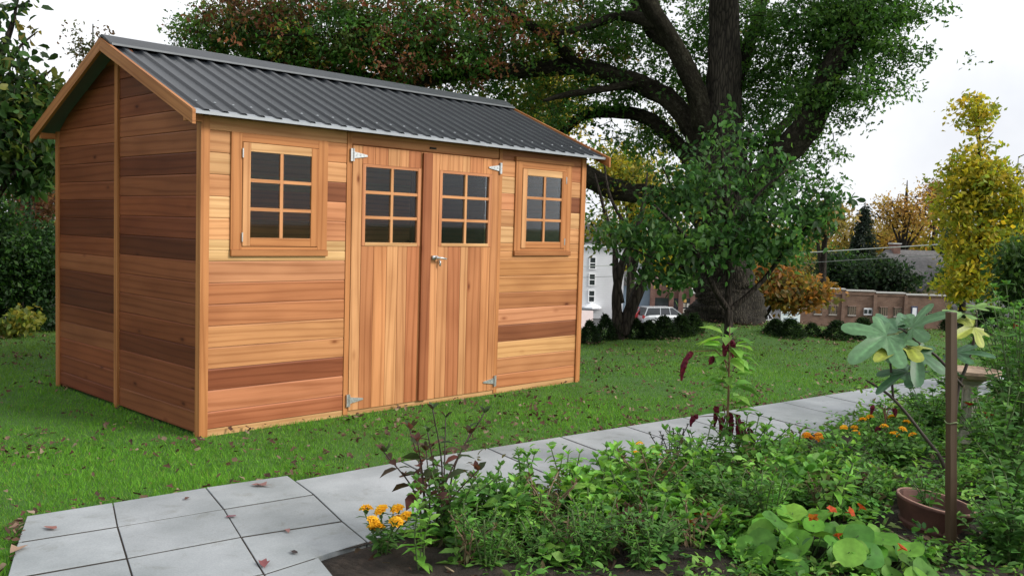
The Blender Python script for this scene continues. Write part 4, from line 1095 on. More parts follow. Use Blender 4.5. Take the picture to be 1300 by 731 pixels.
    # far row that closes the street
    row = [(770, 330, 104, 40, 60, YG, 'yellow olive tree behind the white house'), (812, 318, 108, 34, 60, YG+YE[:1], 'yellow tree above the blue house roof'), (852, 330, 110, 40, 60, YG, 'olive tree behind the brick shop'), (900, 325, 116, 44, 60, MX, 'green tree far behind the oak trunk'), (945, 330, 112, 40, 55, YG+OR[:1], 'orange tinged tree far behind the oak'), (990, 325, 118, 44, 50, [(.28, .2, .07), (.2, .16, .06)], 'dull gold tree far behind the orange maple'), (1225, 330, 105, 44, 60, MX, 'far green tree behind the tall yellow tree'), (1290, 330, 110, 50, 65, MX, 'far green tree at the right edge of the photo'), (715, 300, 120, 60, 70, MX, 'far tree hidden mostly behind the shed')]
    for (px, py, dd, w, h, cl, lb) in row:
        bushy('distant_tree', lb, 'tree', px, py, dd, w, h, cl, .62, 'trees far beyond the street', n=230, per=9, spr=.6, trunk=.35)
    # yellow foliage between oak limbs, nearer than the street
    bushy('yellow_tree', 'yellow green tree glimpsed between the oak limbs above the shed eave', 'tree', 700, 130, 30, 80, 70, YG+YE[:1], .17, n=440, per=10, spr=.25, trunk=.16)
    bushy('yellow_tree', 'yellow tree behind the twin trunks under the oak limbs', 'tree', 805, 235, 34, 68, 66, YG+YE[:2], .19, n=430, per=10, spr=.28, trunk=.16)
    for (px, py, dd, w, h, cl, lb) in ((1082, 305, 145, 34, 40, [(.40, .28, .07), (.34, .26, .07)], 'golden tree just left of the dark spruce top'), (1125, 300, 150, 36, 46, [(.42, .28, .06), (.36, .22, .06)], 'golden brown tree just right of the dark spruce'), (1030, 300, 150, 34, 36, [(.30, .24, .10), (.26, .2, .08)], 'pale olive tree farthest left above the orange maple'),
                                       (1165, 300, 152, 34, 50, YE[:2]+[(.40, .22, .06)], 'yellow and amber tree behind the chimney of the grey roofed house'), (1212, 300, 150, 30, 60, MX+YE[:1], 'olive green tree behind the narrow conifer'), (1295, 300, 60, 34, 60, MX+YG[:1], 'mixed green and yellow tree at the right photo edge behind the tall yellow tree'), (1010, 340, 130, 40, 30, MX, 'low green tree behind the orange maple crown')):
        bushy('autumn_tree', lb, 'tree', px, py, dd, w, h, cl, .5 if dd > 100 else .3, 'autumn trees behind the brick building', n=240, per=10, spr=.75 if dd > 100 else .4, trunk=.35)
    # a wooded rise that closes the horizon
    n = 1500; u = RNG.uniform(-260, 260, n); v = RNG.uniform(190, 260, n)
    X = CAM[0]+u*RGT[0]+v*FH[0]; Y = CAM[1]+u*RGT[1]+v*FH[1]; Z = -6.6+RNG.uniform(0, 9, n)*(1-.3*np.abs(np.sin(u*.06)))
    P = np.repeat(np.stack([X, Y, Z], 1), 14, 0)+RNG.normal(size=(n*14, 3))*1.3; m = len(P)
    V, F, C = leaves(P, RNG.normal(size=(m, 3)), RNG.normal(size=(m, 3)), RNG.uniform(.8, 1.6, m), RNG.uniform(.6, 1.0, m), np.repeat(pick(MX+OR[:2]+YG, n, .2), 14, 0)*.9+.02)
    o = np_mesh('distant_wood', V, F, C, M_leaf); tag(o, 'far autumn wood closing the horizon beyond the street', 'wood', kind='stuff')
far_trees()

# ------------------------------------------------------------------ buildings, cars and street things
def frame_at(px, py, z=-6.57):
    p = ground(px, py, z); return p, depth(p)/FPX      # world base point and metres per pixel

def win(parent, mfr, x, z, w, h, y=-.03, sash=True, sill=True, fc=(.8, .8, .8)):
    m = MB(); t = .09
    m.box((x-w/2-t, y-.05, z-h/2), (x-w/2, y+.02, z+h/2), fc).box((x+w/2, y-.05, z-h/2), (x+w/2+t, y+.02, z+h/2), fc)
    m.box((x-w/2-t, y-.05, z+h/2), (x+w/2+t, y+.02, z+h/2+t), fc).box((x-w/2-t, y-.06, z-h/2-t), (x+w/2+t, y+.02, z-h/2), fc)
    if sash: m.box((x-w/2, y-.03, z-.04), (x+w/2, y+.01, z+.04), fc)
    f = m.build('window', M_paint, parent)
    m = MB(); m.box((x-w/2, y-.012, z-h/2), (x+w/2, y+.012, z+h/2)); m.build('pane', M_pane, f)

def wallbox(name, a, b, mat, parent):
    mb = MB(); x0, y0, z0 = a; x1, y1, z1 = b
    for q, uv in (([(x0, y0, z0), (x1, y0, z0), (x1, y0, z1), (x0, y0, z1)], [(x0, z0), (x1, z0), (x1, z1), (x0, z1)]), ([(x1, y0, z0), (x1, y1, z0), (x1, y1, z1), (x1, y0, z1)], [(y0, z0), (y1, z0), (y1, z1), (y0, z1)]),
                  ([(x1, y1, z0), (x0, y1, z0), (x0, y1, z1), (x1, y1, z1)], [(x1, z0), (x0, z0), (x0, z1), (x1, z1)]), ([(x0, y1, z0), (x0, y0, z0), (x0, y0, z1), (x0, y1, z1)], [(y1, z0), (y0, z0), (y0, z1), (y1, z1)]),
                  ([(x0, y0, z1), (x1, y0, z1), (x1, y1, z1), (x0, y1, z1)], [(x0, y0), (x1, y0), (x1, y1), (x0, y1)])):
        mb.add(q, [(0, 1, 2, 3)], (1, 1, 1), uv)
    return mb.build(name, mat, parent)

def buildings():
    W8 = (.78, .79, .8)
    # white clapboard house: local x to the right, y away
    p, k = frame_at(790, 405); h = thing('white_house', 'tall white clapboard house right of the shed wall', 'house', p, -YAW)
    top = 95*k; wallbox('wall', (-9, 0, 0), (0, 9, top), M_clap, h)
    m = MB(); m.prism([(-9.4, top), (.4, top), (-1.5, top+1.7), (-7.5, top+1.7)], -.4, 9.4, axis=1); m.build('roof', M_shingle, h)
    m = MB(); m.box((-9.3, -.3, top-.35), (.3, .0, top-.005), W8); m.build('eave_board', M_paint, h)
    for px in (750, 728):
        for py in (335, 356, 377): win(h, None, (px-790)*k, (405-py)*k, .46, .95, fc=W8)
    # blue house
    p, k = frame_at(840, 404); h = thing('blue_house', 'low blue grey house with a pale gable roof behind the twin trunks', 'house', p, -YAW)
    wallbox('wall', (-4.2, .6, 0), (.5, 6, 40*k), M_clapb, h)
    m = MB(); m.prism([(-4.6, 40*k), (.8, 40*k), (-1.9, 40*k+1.6)], .3, 6.3, axis=1); m.build('roof', M_shingle, h)
    m = MB(); m.box((-3.1, .0, 38*k), (-1.9, .55, 62*k), W8); m.prism([(-3.3, 62*k), (-1.7, 62*k), (-2.5, 74*k)], -.1, .6, axis=1, col=(.2, .22, .24)); m.build('dormer', M_paint, h)
    win(h, None, -2.5, 50*k, .5, .7, y=-.03, fc=W8)
    m = MB(); m.box((-3.9, .52, 0), (-.2, .58, 4*k), W8); m.build('base_board', M_paint, h)
    # brick shop front
    p, k = frame_at(896, 406); h = thing('brick_shop', 'brown brick shop front behind the silver wagon', 'shop', p, -YAW)
    x0 = -68*k; top = 48*k
    m = MB()
    wallbox('wall', (x0, .5, 0), (3.2, 7, top), M_brick2, h)
    for q in (0, 24, 36, 51, 63, 76): 
        wallbox('pillar', (x0+q*k-.22, .2, 0), (x0+q*k+.22, .497, top-.02), M_brick2, h)
    for a, b_, c in ((3, 21, (.05, .055, .06)), (27, 33, (.04, .04, .045)), (39, 48, (.05, .05, .05)), (54, 60, (.06, .05, .05)), (66, 73, (.04, .04, .04))):
        m = MB(); m.box((x0+a*k, .40, .3), (x0+b_*k, .497, 26*k), c); m.build('shop_window', M_pane, h)
    for a, z0, z1, c in ((39, 8, 13, (.7, .68, .6)), (44, 8, 13, (.6, .58, .5)), (39, 15, 20, (.55, .5, .4)), (44, 15, 20, (.72, .7, .62)), (40, 21, 25, (.8, .5, .12))):
        m = MB(); m.box((x0+a*k, .36, z0*k), (x0+(a+3.4)*k, .397, z1*k), c); m.build('poster', M_paint, h)
    for a, b_, z0, z1 in ((62, 78, 18, 21), (62, 78, 26, 29)):
        m = MB(); m.box((x0+a*k, .1, z0*k), (x0+b_*k, .18, z1*k), W8); m.build('fascia_board', M_paint, h)
    m = MB(); m.box((x0+49*k, .02, 33*k), (x0+61*k, .17, 42*k), (.82, .82, .78)); sg = m.build('sign', M_paint, h)
    m = MB(); m.tube([(x0+52*k, .01, 36*k), (x0+54*k, .01, 39*k), (x0+56*k, .01, 36.5*k), (x0+58.5*k, .01, 39*k)], .09, 6, (.03, .03, .03)); m.build('sign_mark', M_paint, sg)
    # long brick building with pilasters
    p, k = frame_at(1008, 418); h = thing('brick_building', 'long low brick building with small windows beyond the lawn at right', 'building', p, -YAW-.0)
    n = 190; x1 = n*k; 
    wallbox('wall', (0, 0, 0), (x1, 3.5, 46*k), M_brick, h)
    for a, b_, z in ((0, 26, 54), (26, 63, 52.5), (63, 101, 51), (101, 139, 49.5), (139, 190, 48)):
        m = MB(); m.box((a*k+.02, -.12, z*k-.02), (b_*k-.02, .5, (z+1.3)*k), (.42, .41, .39)); m.build('coping', M_paint, h)
        wallbox('parapet', (a*k+.01, -.06, 46*k), (b_*k-.01, .4, z*k-.02), M_brick, h)
    for q in (60, 100, 139): wallbox('pilaster', (q*k-.14, -.22, 0), (q*k+.14, -.061, 47*k), M_brick, h)
    for q in (29, 48, 72, 112, 130, 168):
        m = MB(); w = 5.2*k; z0, z1 = 21*k, 31*k
        m.box((q*k-w, -.10, z0-.12), (q*k+w, -.0, z0), (.3, .27, .24)).box((q*k-w, -.08, z1), (q*k+w, 0, z1+.10), (.2, .13, .1)); 
        for j in (-1, 0, 1): m.box((q*k+j*w*.5-.03, -.07, z0), (q*k+j*w*.5+.03, -.045, z1), (.22, .17, .12))
        for z in (.25, .5, .75): m.box((q*k-w, -.044, z0+(z1-z0)*z-.02), (q*k+w, -.025, z0+(z1-z0)*z+.02), (.22, .17, .12))
        f = m.build('window', M_paint, h); m = MB(); m.box((q*k-w, -.024, z0), (q*k+w, -.004, z1), (.2, .15, .1)); m.build('pane', simple_amber, f)
    m = MB(); m.box((92*k-5*k, -.10, 21*k), (92*k+5.5*k, -.01, 30*k), (.62, .63, .64)); ww = m.build('window', M_paint, h)
    for q in (89.2, 94.6): m = MB(); m.box((q*k-1.9*k, -.14, 23*k), (q*k+1.9*k, -.101, 28*k)); m.build('pane', M_pane, ww)
    m = MB(); m.box((147*k, -.06, 12*k), (155*k, -.01, 34*k), (.06, .07, .12)); dd = m.build('door', M_paint, h); m = MB(); m.box((148.3*k, -.09, 20*k), (153.6*k, -.061, 32*k)); m.build('pane', attr_white, dd)
    # sheet roof behind parapet
    # cream house with grey roof
    d = 108; c = at(1165, 385, d); z0 = float(height(c[0], c[1])); p = np.array([c[0], c[1], z0]); k = d/FPX
    h = thing('grey_roof_house', 'cream house with big grey roof and chimney behind the evergreens', 'house', p, -YAW+.0)
    zt = at(1165, 347, d)[2]-z0; zr = at(1165, 319, d)[2]-z0
    wallbox('wall', (-40*k, 0, 0), (42*k, 8, zt), M_clapy, h)
    m = MB(); m.add([(-44*k, -.6, zt-.3), (46*k, -.6, zt-.3), (40*k, 4, zr), (-26*k, 4, zr), (-44*k, 8.6, zt-.3), (46*k, 8.6, zt-.3)], [(0, 1, 2, 3), (4, 3, 2, 5), (0, 3, 4), (1, 5, 2)]); m.build('roof', M_shingle, h, solid=.15)
    m = MB(); m.box((-20*k, 3.2, zr-.5), (-11*k, 4.6, zr+8*k), (1, 1, 1)); ch = m.build('chimney', M_brick2, h)
    m = MB(); m.box((-21*k, 3.1, zr+8*k), (-10*k, 4.7, zr+9.5*k), (.5, .5, .5)); m.build('chimney_cap', M_paint, ch)
    m = MB(); gz = at(1180, 368, d)[2]-z0; m.prism([(-6*k, gz-24*k), (30*k, gz-24*k), (30*k, gz), (12*k, zt+2*k), (-6*k, gz)], -2.4, -.01, axis=1, col=(.46, .38, .22)); gg = m.build('gable_front', M_paint, h)
    m = MB(); m.prism([(-9*k, gz-1.6*k), (12*k, zt+2.6*k), (33*k, gz-1.6*k), (33*k, gz+.6*k), (12*k, zt+5*k), (-9*k, gz+.6*k)], -2.7, .3, axis=1); m.build('gable_roof', M_shingle, h)
    for x in (34, 39): win(h, None, x*k, zt-5*k, .35, .75, fc=W8)
    win(h, None, 12*k, gz-8*k, .7, 1.1, y=-2.43, fc=W8)
simple_amber = simple('dim_amber_glass', (.045, .038, .03), .3, 0, .3, 3)
buildings()

def car(name, label, px, py, L, heading, col, style='wagon', group='cars parked below the lawn'):
    p = ground(px, py, -6.56); t = thing(name, label, 'car', p, heading, group); hw = .9
    M_b = simple('car_paint', col, .22, .3, .05, 2)
    st = [(-L/2, .62, .35, .62), (-L/2+.06, .78, .28, .86), (-L/2+.5, .88, .24, .95), (-L/4, hw, .22, .97), (0, hw, .22, .96), (L/4, hw, .22, .94), (L/2-.7, .88, .24, .86), (L/2-.2, .80, .28, .74), (L/2, .62, .36, .58)]
    m = MB(); vs = []
    for x, w, zb, zt in st:
        vs += [(x, -w*.92, zb), (x, -w, zb+.15), (x, -w, zt-.16), (x, -w*.9, zt), (x, w*.9, zt), (x, w, zt-.16), (x, w, zb+.15), (x, w*.92, zb)]
    fs = [(i*8+k, i*8+(k+1) % 8, (i+1)*8+(k+1) % 8, (i+1)*8+k) for i in range(len(st)-1) for k in range(8)]+[tuple(range(8)), tuple(range(64+7, 63, -1))]
    m.add(vs, fs); m.build('body', M_b, t, bevel=.02)
    cab = {'wagon': [(-L/2+.12, .93), (-L/2+.45, 1.56), (L*.10, 1.60), (L*.30, .93)], 'sedan': [(-L/2+.7, .93), (-L/2+1.25, 1.36), (L*.08, 1.38), (L*.26, .93)]}[style]
    q = []
    for sgn in (-1, 1):
        for x, z in cab: q.append((x, sgn*(hw*.88 if z < 1 else hw*.70), z))
    m = MB(); m.add(q, [(0, 1, 2, 3), (7, 6, 5, 4), (0, 4, 5, 1), (3, 2, 6, 7), (1, 5, 6, 2)]); m.build('window', M_car_glass, t, bevel=.03)
    m = MB(); x1, x2, z = cab[1][0], cab[2][0], cab[1][1]; m.box((x1-.04, -hw*.71, z-.03), (x2+.05, hw*.71, z+.05)); m.build('roof', M_b, t, bevel=.03)
    for sgn in (-1, 1):
        m = MB()
        for x, dx in ((cab[0][0], cab[1][0]), (-L*.16, -L*.15), (L*.05, L*.03), (cab[3][0], cab[2][0])):
            m.tube([(x, sgn*hw*.89, .92), (dx, sgn*hw*.715, z)], .05, 5)
        m.build('pillar', M_b, t)
    for sx in (-L/2+.85, L/2-.95):
        for sgn in (-1, 1):
            m = MB(); m.tube([(sx, sgn*(hw-.2), .33), (sx, sgn*(hw+.01), .33)], .33, 18); w = m.build('wheel', M_tyre, t)
            m = MB(); m.tube([(sx, sgn*(hw+.011), .33), (sx, sgn*(hw+.02), .33)], .2, 14); m.build('rim', M_steel, w)
    for sgn in (-1, 1):
        m = MB(); m.box((-L/2-.01, sgn*.68-.10, .68), (-L/2+.18, sgn*.68+.10, .95), (.35, .02, .02)); m.build('tail_lamp', M_paint, t, bevel=.02)
        m = MB(); m.box((L/2-.22, sgn*.6-.14, .56), (L/2-.03, sgn*.6+.14, .70), (.7, .72, .74)); m.build('headlight', M_paint, t, bevel=.02)
    return t
car('parked_car', 'silver estate car parked below the hedge between the twin trunks and the oak', 842, 413, 4.7, -YAW+.35, (.42, .44, .46))
car('parked_car', 'red car parked behind the silver estate car', 818, 411, 4.4, -YAW+.5, (.45, .03, .035), 'sedan')
car('parked_car', 'black car parked before the white house', 755, 400, 4.6, -YAW+.25, (.02, .022, .025), 'sedan')
car('parked_car', 'white car half hidden by the left side of the oak trunk', 893, 411, 4.4, -YAW+.9, (.6, .62, .64), 'sedan')
car('parked_car', 'white car showing just right of the oak trunk', 962, 419, 4.6, -YAW+1.0, (.62, .64, .66), 'wagon')

def street_things():
    for px, py, lb in ((750, 404, 'white market umbrella nearest the shed before the white house'), (772, 403, 'white market umbrella at the right corner of the white house')):
        p = ground(px, py, -6.56); k = depth(p)/FPX; t = thing('market_umbrella', lb, 'umbrella', p, 0, 'white umbrellas before the white house')
        m = MB(); m.tube([(0, 0, 0), (0, 0, 22*k)], .035, 8); m.build('pole', M_steel, t)
        m = MB(); n = 8; rr = 13*k; vs = [(0, 0, 20.5*k)]+[(rr*math.cos(i*2*math.pi/n), rr*math.sin(i*2*math.pi/n), 14.5*k) for i in range(n)]+[(rr*math.cos(i*2*math.pi/n), rr*math.sin(i*2*math.pi/n), 13*k) for i in range(n)]
        m.add(vs, [(0, i+1, (i+1) % n+1) for i in range(n)]+[(i+1, n+i+1, n+(i+1) % n+1, (i+1) % n+1) for i in range(n)]); m.build('canopy', attr_white, t, solid=.02)
    p = ground(743, 416, -6.56); k = depth(p)/FPX; t = thing('sidewalk_sign', 'small pinkish white sandwich board at the right edge of the shed', 'sign', p, -YAW)
    for s_ in (-1, 1):
        m = MB(); m.add([(-.6, s_*.4, 0), (.6, s_*.4, 0), (.6, s_*.05, 1.4), (-.6, s_*.05, 1.4)], [(0, 1, 2, 3)], (.72, .6, .58)); m.build('board', M_paint, t, solid=.03)
    p = ground(1003, 425, -6.56); p = at(1003, 412, 40); p[2] = float(height(p[0], p[1])); k = 40/FPX; t = thing('sign_board', 'white notice board on posts left of the brick building', 'sign', p, -YAW)
    zc = at(1003, 400, 40)[2]-p[2]
    m = MB(); m.box((-12*k, -.03, zc-13*k), (12*k, .03, zc+10*k), (.72, .76, .80)); bd = m.build('board', M_paint, t)
    m = MB()
    for (x, z, w, h) in ((-6, 6, 3, 1.3), (0, 6, 2, 1.2), (6, 6, 3, 1.3), (-6, 1.5, 3.4, 1.6), (1, 1.5, 2.4, 1.2), (7, 1.5, 2.4, 1.4), (-5, -4, 4, .8), (4, -4, 5, .8)):
        m.box(((x-w)*k, -.036, zc+(z-h)*k), ((x+w)*k, -.0305, zc+(z+h)*k), (.36, .42, .5))
    m.build('sign_print', M_paint, bd)
    for x in (-10, 10): m = MB(); m.box((x*k-.04, .031, 0), (x*k+.04, .11, zc+10*k), (.3, .3, .3)); m.build('post', M_paint, t)
    # power lines
    for i, (pts, r, lb, c) in enumerate((([(-300, 350, 55), (300, 346, 52), (745, 338, 48), (1035, 320, 40), (1300, 303, 30), (1700, 270, 22)], .022, 'upper pale overhead wire crossing in front of the tall yellow tree', (.55, .55, .54)),
                                         ([(-300, 362, 56), (300, 356, 53), (745, 352, 49), (1035, 333, 41), (1300, 317, 31), (1700, 287, 23)], .014, 'lower thin overhead wire crossing in front of the brick building trees', (.22, .22, .22)))):
        P = [at(*q) for q in pts]; m = MB(); m.tube(smooth_path([(a, r) for a in P], 8)[0], r, 6, c); tag(m.build('overhead_wire', M_paint), lb, 'wire', 'overhead wires')
street_things()

# ------------------------------------------------------------------ garden bed
K_ = (1.45, 1.36, 1.15)
G1 = [(.075, .20, .04), (.095, .24, .05), (.06, .16, .035), (.12, .27, .06)]
G2 = [(.045, .125, .034), (.06, .155, .04), (.08, .18, .05)]
G3 = [(.13, .30, .055), (.11, .26, .045), (.16, .33, .07)]
G1, G2, G3 = [[tuple(v*k_ for v, k_ in zip(c, K_)) for c in g_] for g_ in (G1, G2, G3)]
BR = [(.10, .045, .035), (.14, .05, .04), (.07, .05, .03), (.05, .07, .03)]

def flower_mb(kind, s=1.0, col=None):
    m = MB()
    if kind == 'marigold':
        for ring, (n, r, z) in enumerate(((9, .030, 0), (8, .022, .007), (6, .013, .012))):
            for i in range(n):
                a = 2*math.pi*i/n+ring*.3+random.uniform(-.1, .1); c, q = math.cos(a), math.sin(a); w = .012-.002*ring
                k = random.uniform(.85, 1.1)
                m.add([(0, 0, z), (c*r*.7-q*w, q*r*.7+c*w, z+.004), (c*r, q*r, z-.003+random.uniform(-.003, .003)), (c*r*.7+q*w, q*r*.7-c*w, z+.004)], [(0, 1, 2, 3)], (col[0]*k, col[1]*k*(.9+.05*ring), col[2]*k))
        m.lathe([(.003, -.02), (.008, -.012), (.012, -.002), (0, -.001)], 8, (.08, .14, .04))
    elif kind == 'nasturtium':
        for i in range(5):
            a = 2*math.pi*i/5; c, q = math.cos(a), math.sin(a); w = .014
            m.add([(0, 0, -.012), (c*.018-q*w, q*.018+c*w, .004), (c*.032, q*.032, .002), (c*.018+q*w, q*.018-c*w, .004)], [(0, 1, 2, 3)], tuple(v*random.uniform(.85, 1.1) for v in col))
        m.tube([(0, 0, -.012), (-.012, 0, -.03)], [.004, .001], 5, col)
    m.v = [tuple(q*s for q in v) for v in m.v]
    return m

def plant(name, label, cat, px, py, h, n, spread, leaf, cols, group=None, shape='leaf', wid=.5, pairs=6, stemcol=(.07, .11, .035), flowers=(), stem_r=.004, lean=(0, 0), low=.15, droop=.2, base=None, whorl=2, bare=0.0, leafcurve=1.0):
    """upright garden plant: stems with leaves along them"""
    g = ground(px, py, .01) if base is None else np.array(base); root = thing(name, label, cat, (g[0], g[1], .0), random.uniform(0, 6.28), group)
    st = MB(); PP = []; DD = []; LL = []; tips = []
    for i in range(n):
        a = 2*math.pi*i/n+random.uniform(-.4, .4); sp = spread*random.uniform(.35, 1.0); hh = h*random.uniform(.72, 1.05)
        e = np.array([math.cos(a)*sp, math.sin(a)*sp, hh]); s0 = np.array([math.cos(a)*.012, math.sin(a)*.012, 0])
        md = (s0+e)/2+np.array([math.cos(a)*sp*-.15, math.sin(a)*sp*-.15, hh*.06])+RNG.normal(size=3)*.012
        pth, rr = smooth_path([(s0, stem_r), (md, stem_r*.8), (e, stem_r*.4)], 5); st.tube(pth, rr, 5, stemcol); tips.append(e)
        for j in range(pairs):
            f = low+(1-low)*(j+.5)/pairs; q = pth[min(len(pth)-1, int(f*(len(pth)-1)+.5))]
            if random.random() < bare: continue
            for w in range(whorl):
                b_ = j*1.7+w*2*math.pi/whorl+random.uniform(-.4, .4)
                PP.append(q); DD.append((math.cos(b_), math.sin(b_), random.uniform(-droop, .55))); LL.append(leaf*(1.0-.45*f)*random.uniform(.75, 1.2))
        for w in range(4):
            b_ = w*1.57+random.uniform(0, 1); PP.append(e); DD.append((math.cos(b_)*.7, math.sin(b_)*.7, .8)); LL.append(leaf*.45)
    P = np.array(PP); D = np.array(DD); Ln = np.array(LL); m = len(P)
    N = np.array([0, 0, 1.])+.35*RNG.normal(size=(m, 3))
    V, F, C = leaves(P, D, N, Ln, Ln*wid*RNG.uniform(.85, 1.15, m), pick(cols, m, .16), shape)
    st.build('stem', M_stem, root, True); np_mesh('foliage', V, F, C, M_herb, root)
    for (kind, col, cnt, s_) in flowers:
        fm = [flower_mb(kind, s_, col).build('flower', M_petal, root) for _ in range(min(cnt, 2))]
        while len(fm) < cnt:
            c = fm[len(fm) % 2].copy(); link(c); c.parent = root; fm.append(c)
        for i, o in enumerate(fm):
            t = tips[i % len(tips)]; o.location = Vector(t)+Vector((random.uniform(-.02, .02), random.uniform(-.02, .02), .012+.01*(i//len(tips)))); o.rotation_euler = (random.uniform(-.5, .5), random.uniform(-.5, .5), random.uniform(0, 6))
    return root

YEL = (.85, .52, .03); ORG = (.55, .17, .025); ROR = (.45, .075, .02)
for (px, py, h_, n_, sp, lf, cl, sh, lb) in ((800, 632, .27, 6, .14, .12, G3, 'leaf', 'tall light green plant with large leaves in the bed middle'), (735, 655, .22, 7, .16, .12, G1, 'leaf', 'large leaved green plant left of the bed middle'), (868, 628, .31, 7, .15, .09, G1+G3, 'leaf', 'tall bright plant just left of the tall amaranth'), (962, 620, .36, 5, .12, .10, G3, 'leaf', 'tall pale plant just right of the tall amaranth'), (1005, 640, .24, 6, .18, .13, G1, 'round', 'plant with a few very large rounded leaves behind the nasturtiums'), (1065, 606, .30, 8, .2, .10, G2+G1, 'leaf', 'leafy plant between the two marigold clumps'), (640, 690, .26, 8, .16, .10, G1+G2, 'leaf', 'medium green plant behind the bare corner of soil'), (850, 680, .24, 7, .18, .11, G3+G1, 'leaf', 'wide pale leaved plant in front of the orange blooms')):
    plant('garden_plant', lb, 'plant', px, py, h_, n_, sp, lf, cl, 'mixed taller plants in the bed', pairs=5, wid=.62 if sh == 'leaf' else 1, shape=sh, low=.25, droop=.5)
# along the path, left to right
plant('marigold', 'marigold clump with bright yellow blooms at the near path corner', 'flower plant', 487, 712, .20, 9, .10, .075, G2, shape='leaf', wid=.35, pairs=7, flowers=(('marigold', YEL, 9, 1.15),), low=.05)
plant('rose_bush', 'wiry bush with dark reddish leaves leaning over the path', 'shrub', 545, 696, .50, 6, .24, .115, BR, pairs=5, wid=.6, stemcol=(.05, .03, .025), low=.4, bare=.15, droop=.5, stem_r=.005)
plant('dark_leaf_shrub', 'sparse dark leaved shrub behind the wiry reddish bush', 'shrub', 560, 678, .60, 4, .20, .10, [(.045, .07, .03), (.08, .05, .035), (.06, .09, .04)], pairs=5, wid=.5, stemcol=(.05, .035, .03), low=.4, bare=.2, whorl=1, stem_r=.005)
plant('leafy_herb', 'broad bushy green herb right of the near marigold', 'plant', 570, 700, .36, 12, .22, .085, G1+G2, pairs=7, wid=.5)
plant('leafy_herb', 'bushy green herb leaning over the path in front of the reddish bush', 'plant', 615, 682, .32, 11, .18, .075, G2, pairs=7, wid=.5)
plant('pale_herb', 'upright pale green herb with large leaves beside the near marigold', 'plant', 535, 731, .33, 3, .05, .095, G3, pairs=6, wid=.45, whorl=2)
plant('pale_herb', 'single pale herb stem standing on bare soil in the foreground', 'plant', 583, 728, .26, 2, .03, .085, G1, pairs=6, wid=.42)
plant('tall_herb', 'tall upright herb group against the path left of centre', 'plant', 664, 655, .34, 5, .09, .10, G1, pairs=5, wid=.38, low=.25, droop=.7)
plant('tall_herb', 'second tall herb group against the path with drooping leaves', 'plant', 715, 642, .30, 5, .09, .095, G3, pairs=5, wid=.45, low=.35, droop=.7)
plant('tall_herb', 'bright green herb group by the path below the amaranth lawn gap', 'plant', 772, 632, .30, 7, .12, .10, G3+G1, pairs=6, wid=.5, low=.2)
plant('broad_herb', 'light green broad leaved herb in the middle of the bed', 'plant', 760, 668, .24, 9, .17, .11, G3, pairs=5, wid=.7)
plant('broad_herb', 'medium green broad leaved herb right of the yellow bloom pair', 'plant', 830, 640, .24, 9, .18, .09, G1, pairs=6, wid=.6)
plant('yellow_flower', 'small plant with a few yellow and white blooms by the path', 'flower plant', 818, 612, .20, 5, .10, .06, G2, pairs=5, flowers=(('marigold', YEL, 4, .9), ('marigold', (.7, .7, .62), 3, .7)))
plant('seed_herb', 'dark wiry herb with tiny leaves over the path middle', 'plant', 850, 600, .28, 9, .15, .035, [(.03, .05, .03), (.05, .06, .035)], pairs=9, wid=.5, stem_r=.002, stemcol=(.04, .035, .03))
plant('bushy_herb', 'dense dark green herb under the tall amaranth', 'plant', 890, 618, .34, 14, .24, .085, G2+G1, pairs=7, wid=.45)
plant('bushy_herb', 'dense green herb right of the tall amaranth by the path', 'plant', 950, 612, .38, 12, .22, .085, G1+G2, pairs=7, wid=.42)
plant('bushy_herb', 'dark leafy mass in the middle of the bed behind the nasturtiums', 'plant', 930, 660, .26, 14, .28, .08, G2, pairs=6, wid=.5)
plant('spiky_herb', 'upright thin leaved green herb before the dark leafy mass', 'plant', 978, 690, .34, 8, .10, .085, G1, pairs=7, wid=.3, droop=-.1)
plant('marigold', 'marigold clump with orange yellow blooms against the path edge', 'flower plant', 1045, 592, .20, 8, .13, .06, G2, pairs=7, wid=.35, flowers=(('marigold', (.72, .33, .02), 5, 1.1), ('marigold', (.4, .03, .05), 2, .8)), low=.05)
plant('marigold', 'large yellow marigold clump left of the fig stems', 'flower plant', 1110, 590, .27, 14, .24, .065, G2+G1, pairs=6, wid=.4, flowers=(('marigold', YEL, 12, 1.0),), low=.05)
plant('leafy_herb', 'dark leafy herb in front of the large yellow marigolds', 'plant', 1080, 622, .24, 12, .26, .08, G2, pairs=6, wid=.5)
plant('round_leaf_herb', 'herb with a few round leaves before the path marigolds', 'plant', 1035, 622, .22, 6, .16, .10, G1, shape='round', pairs=3, wid=1, low=.5)
plant('leafy_herb', 'green herb filling the bed left of the clay pot', 'plant', 1092, 640, .20, 10, .18, .075, G2+G1, pairs=6, wid=.5)
plant('red_leaf_herb', 'dark red leaved herb among the bed middle', 'plant', 1070, 655, .16, 8, .14, .07, [(.07, .02, .025), (.1, .03, .03), (.05, .03, .02)], pairs=5, wid=.4)
plant('orange_flower', 'low plant with a few orange blooms in front of the soil patch', 'flower plant', 878, 690, .14, 5, .10, .055, G2, shape='round', wid=1, pairs=3, flowers=(('nasturtium', ROR, 3, 1.0),))
plant('orange_flower', 'single small orange bloom above the shaded herb left of centre', 'flower plant', 690, 668, .10, 3, .05, .05, G2, pairs=4, flowers=(('nasturtium', ORG, 1, .9),))

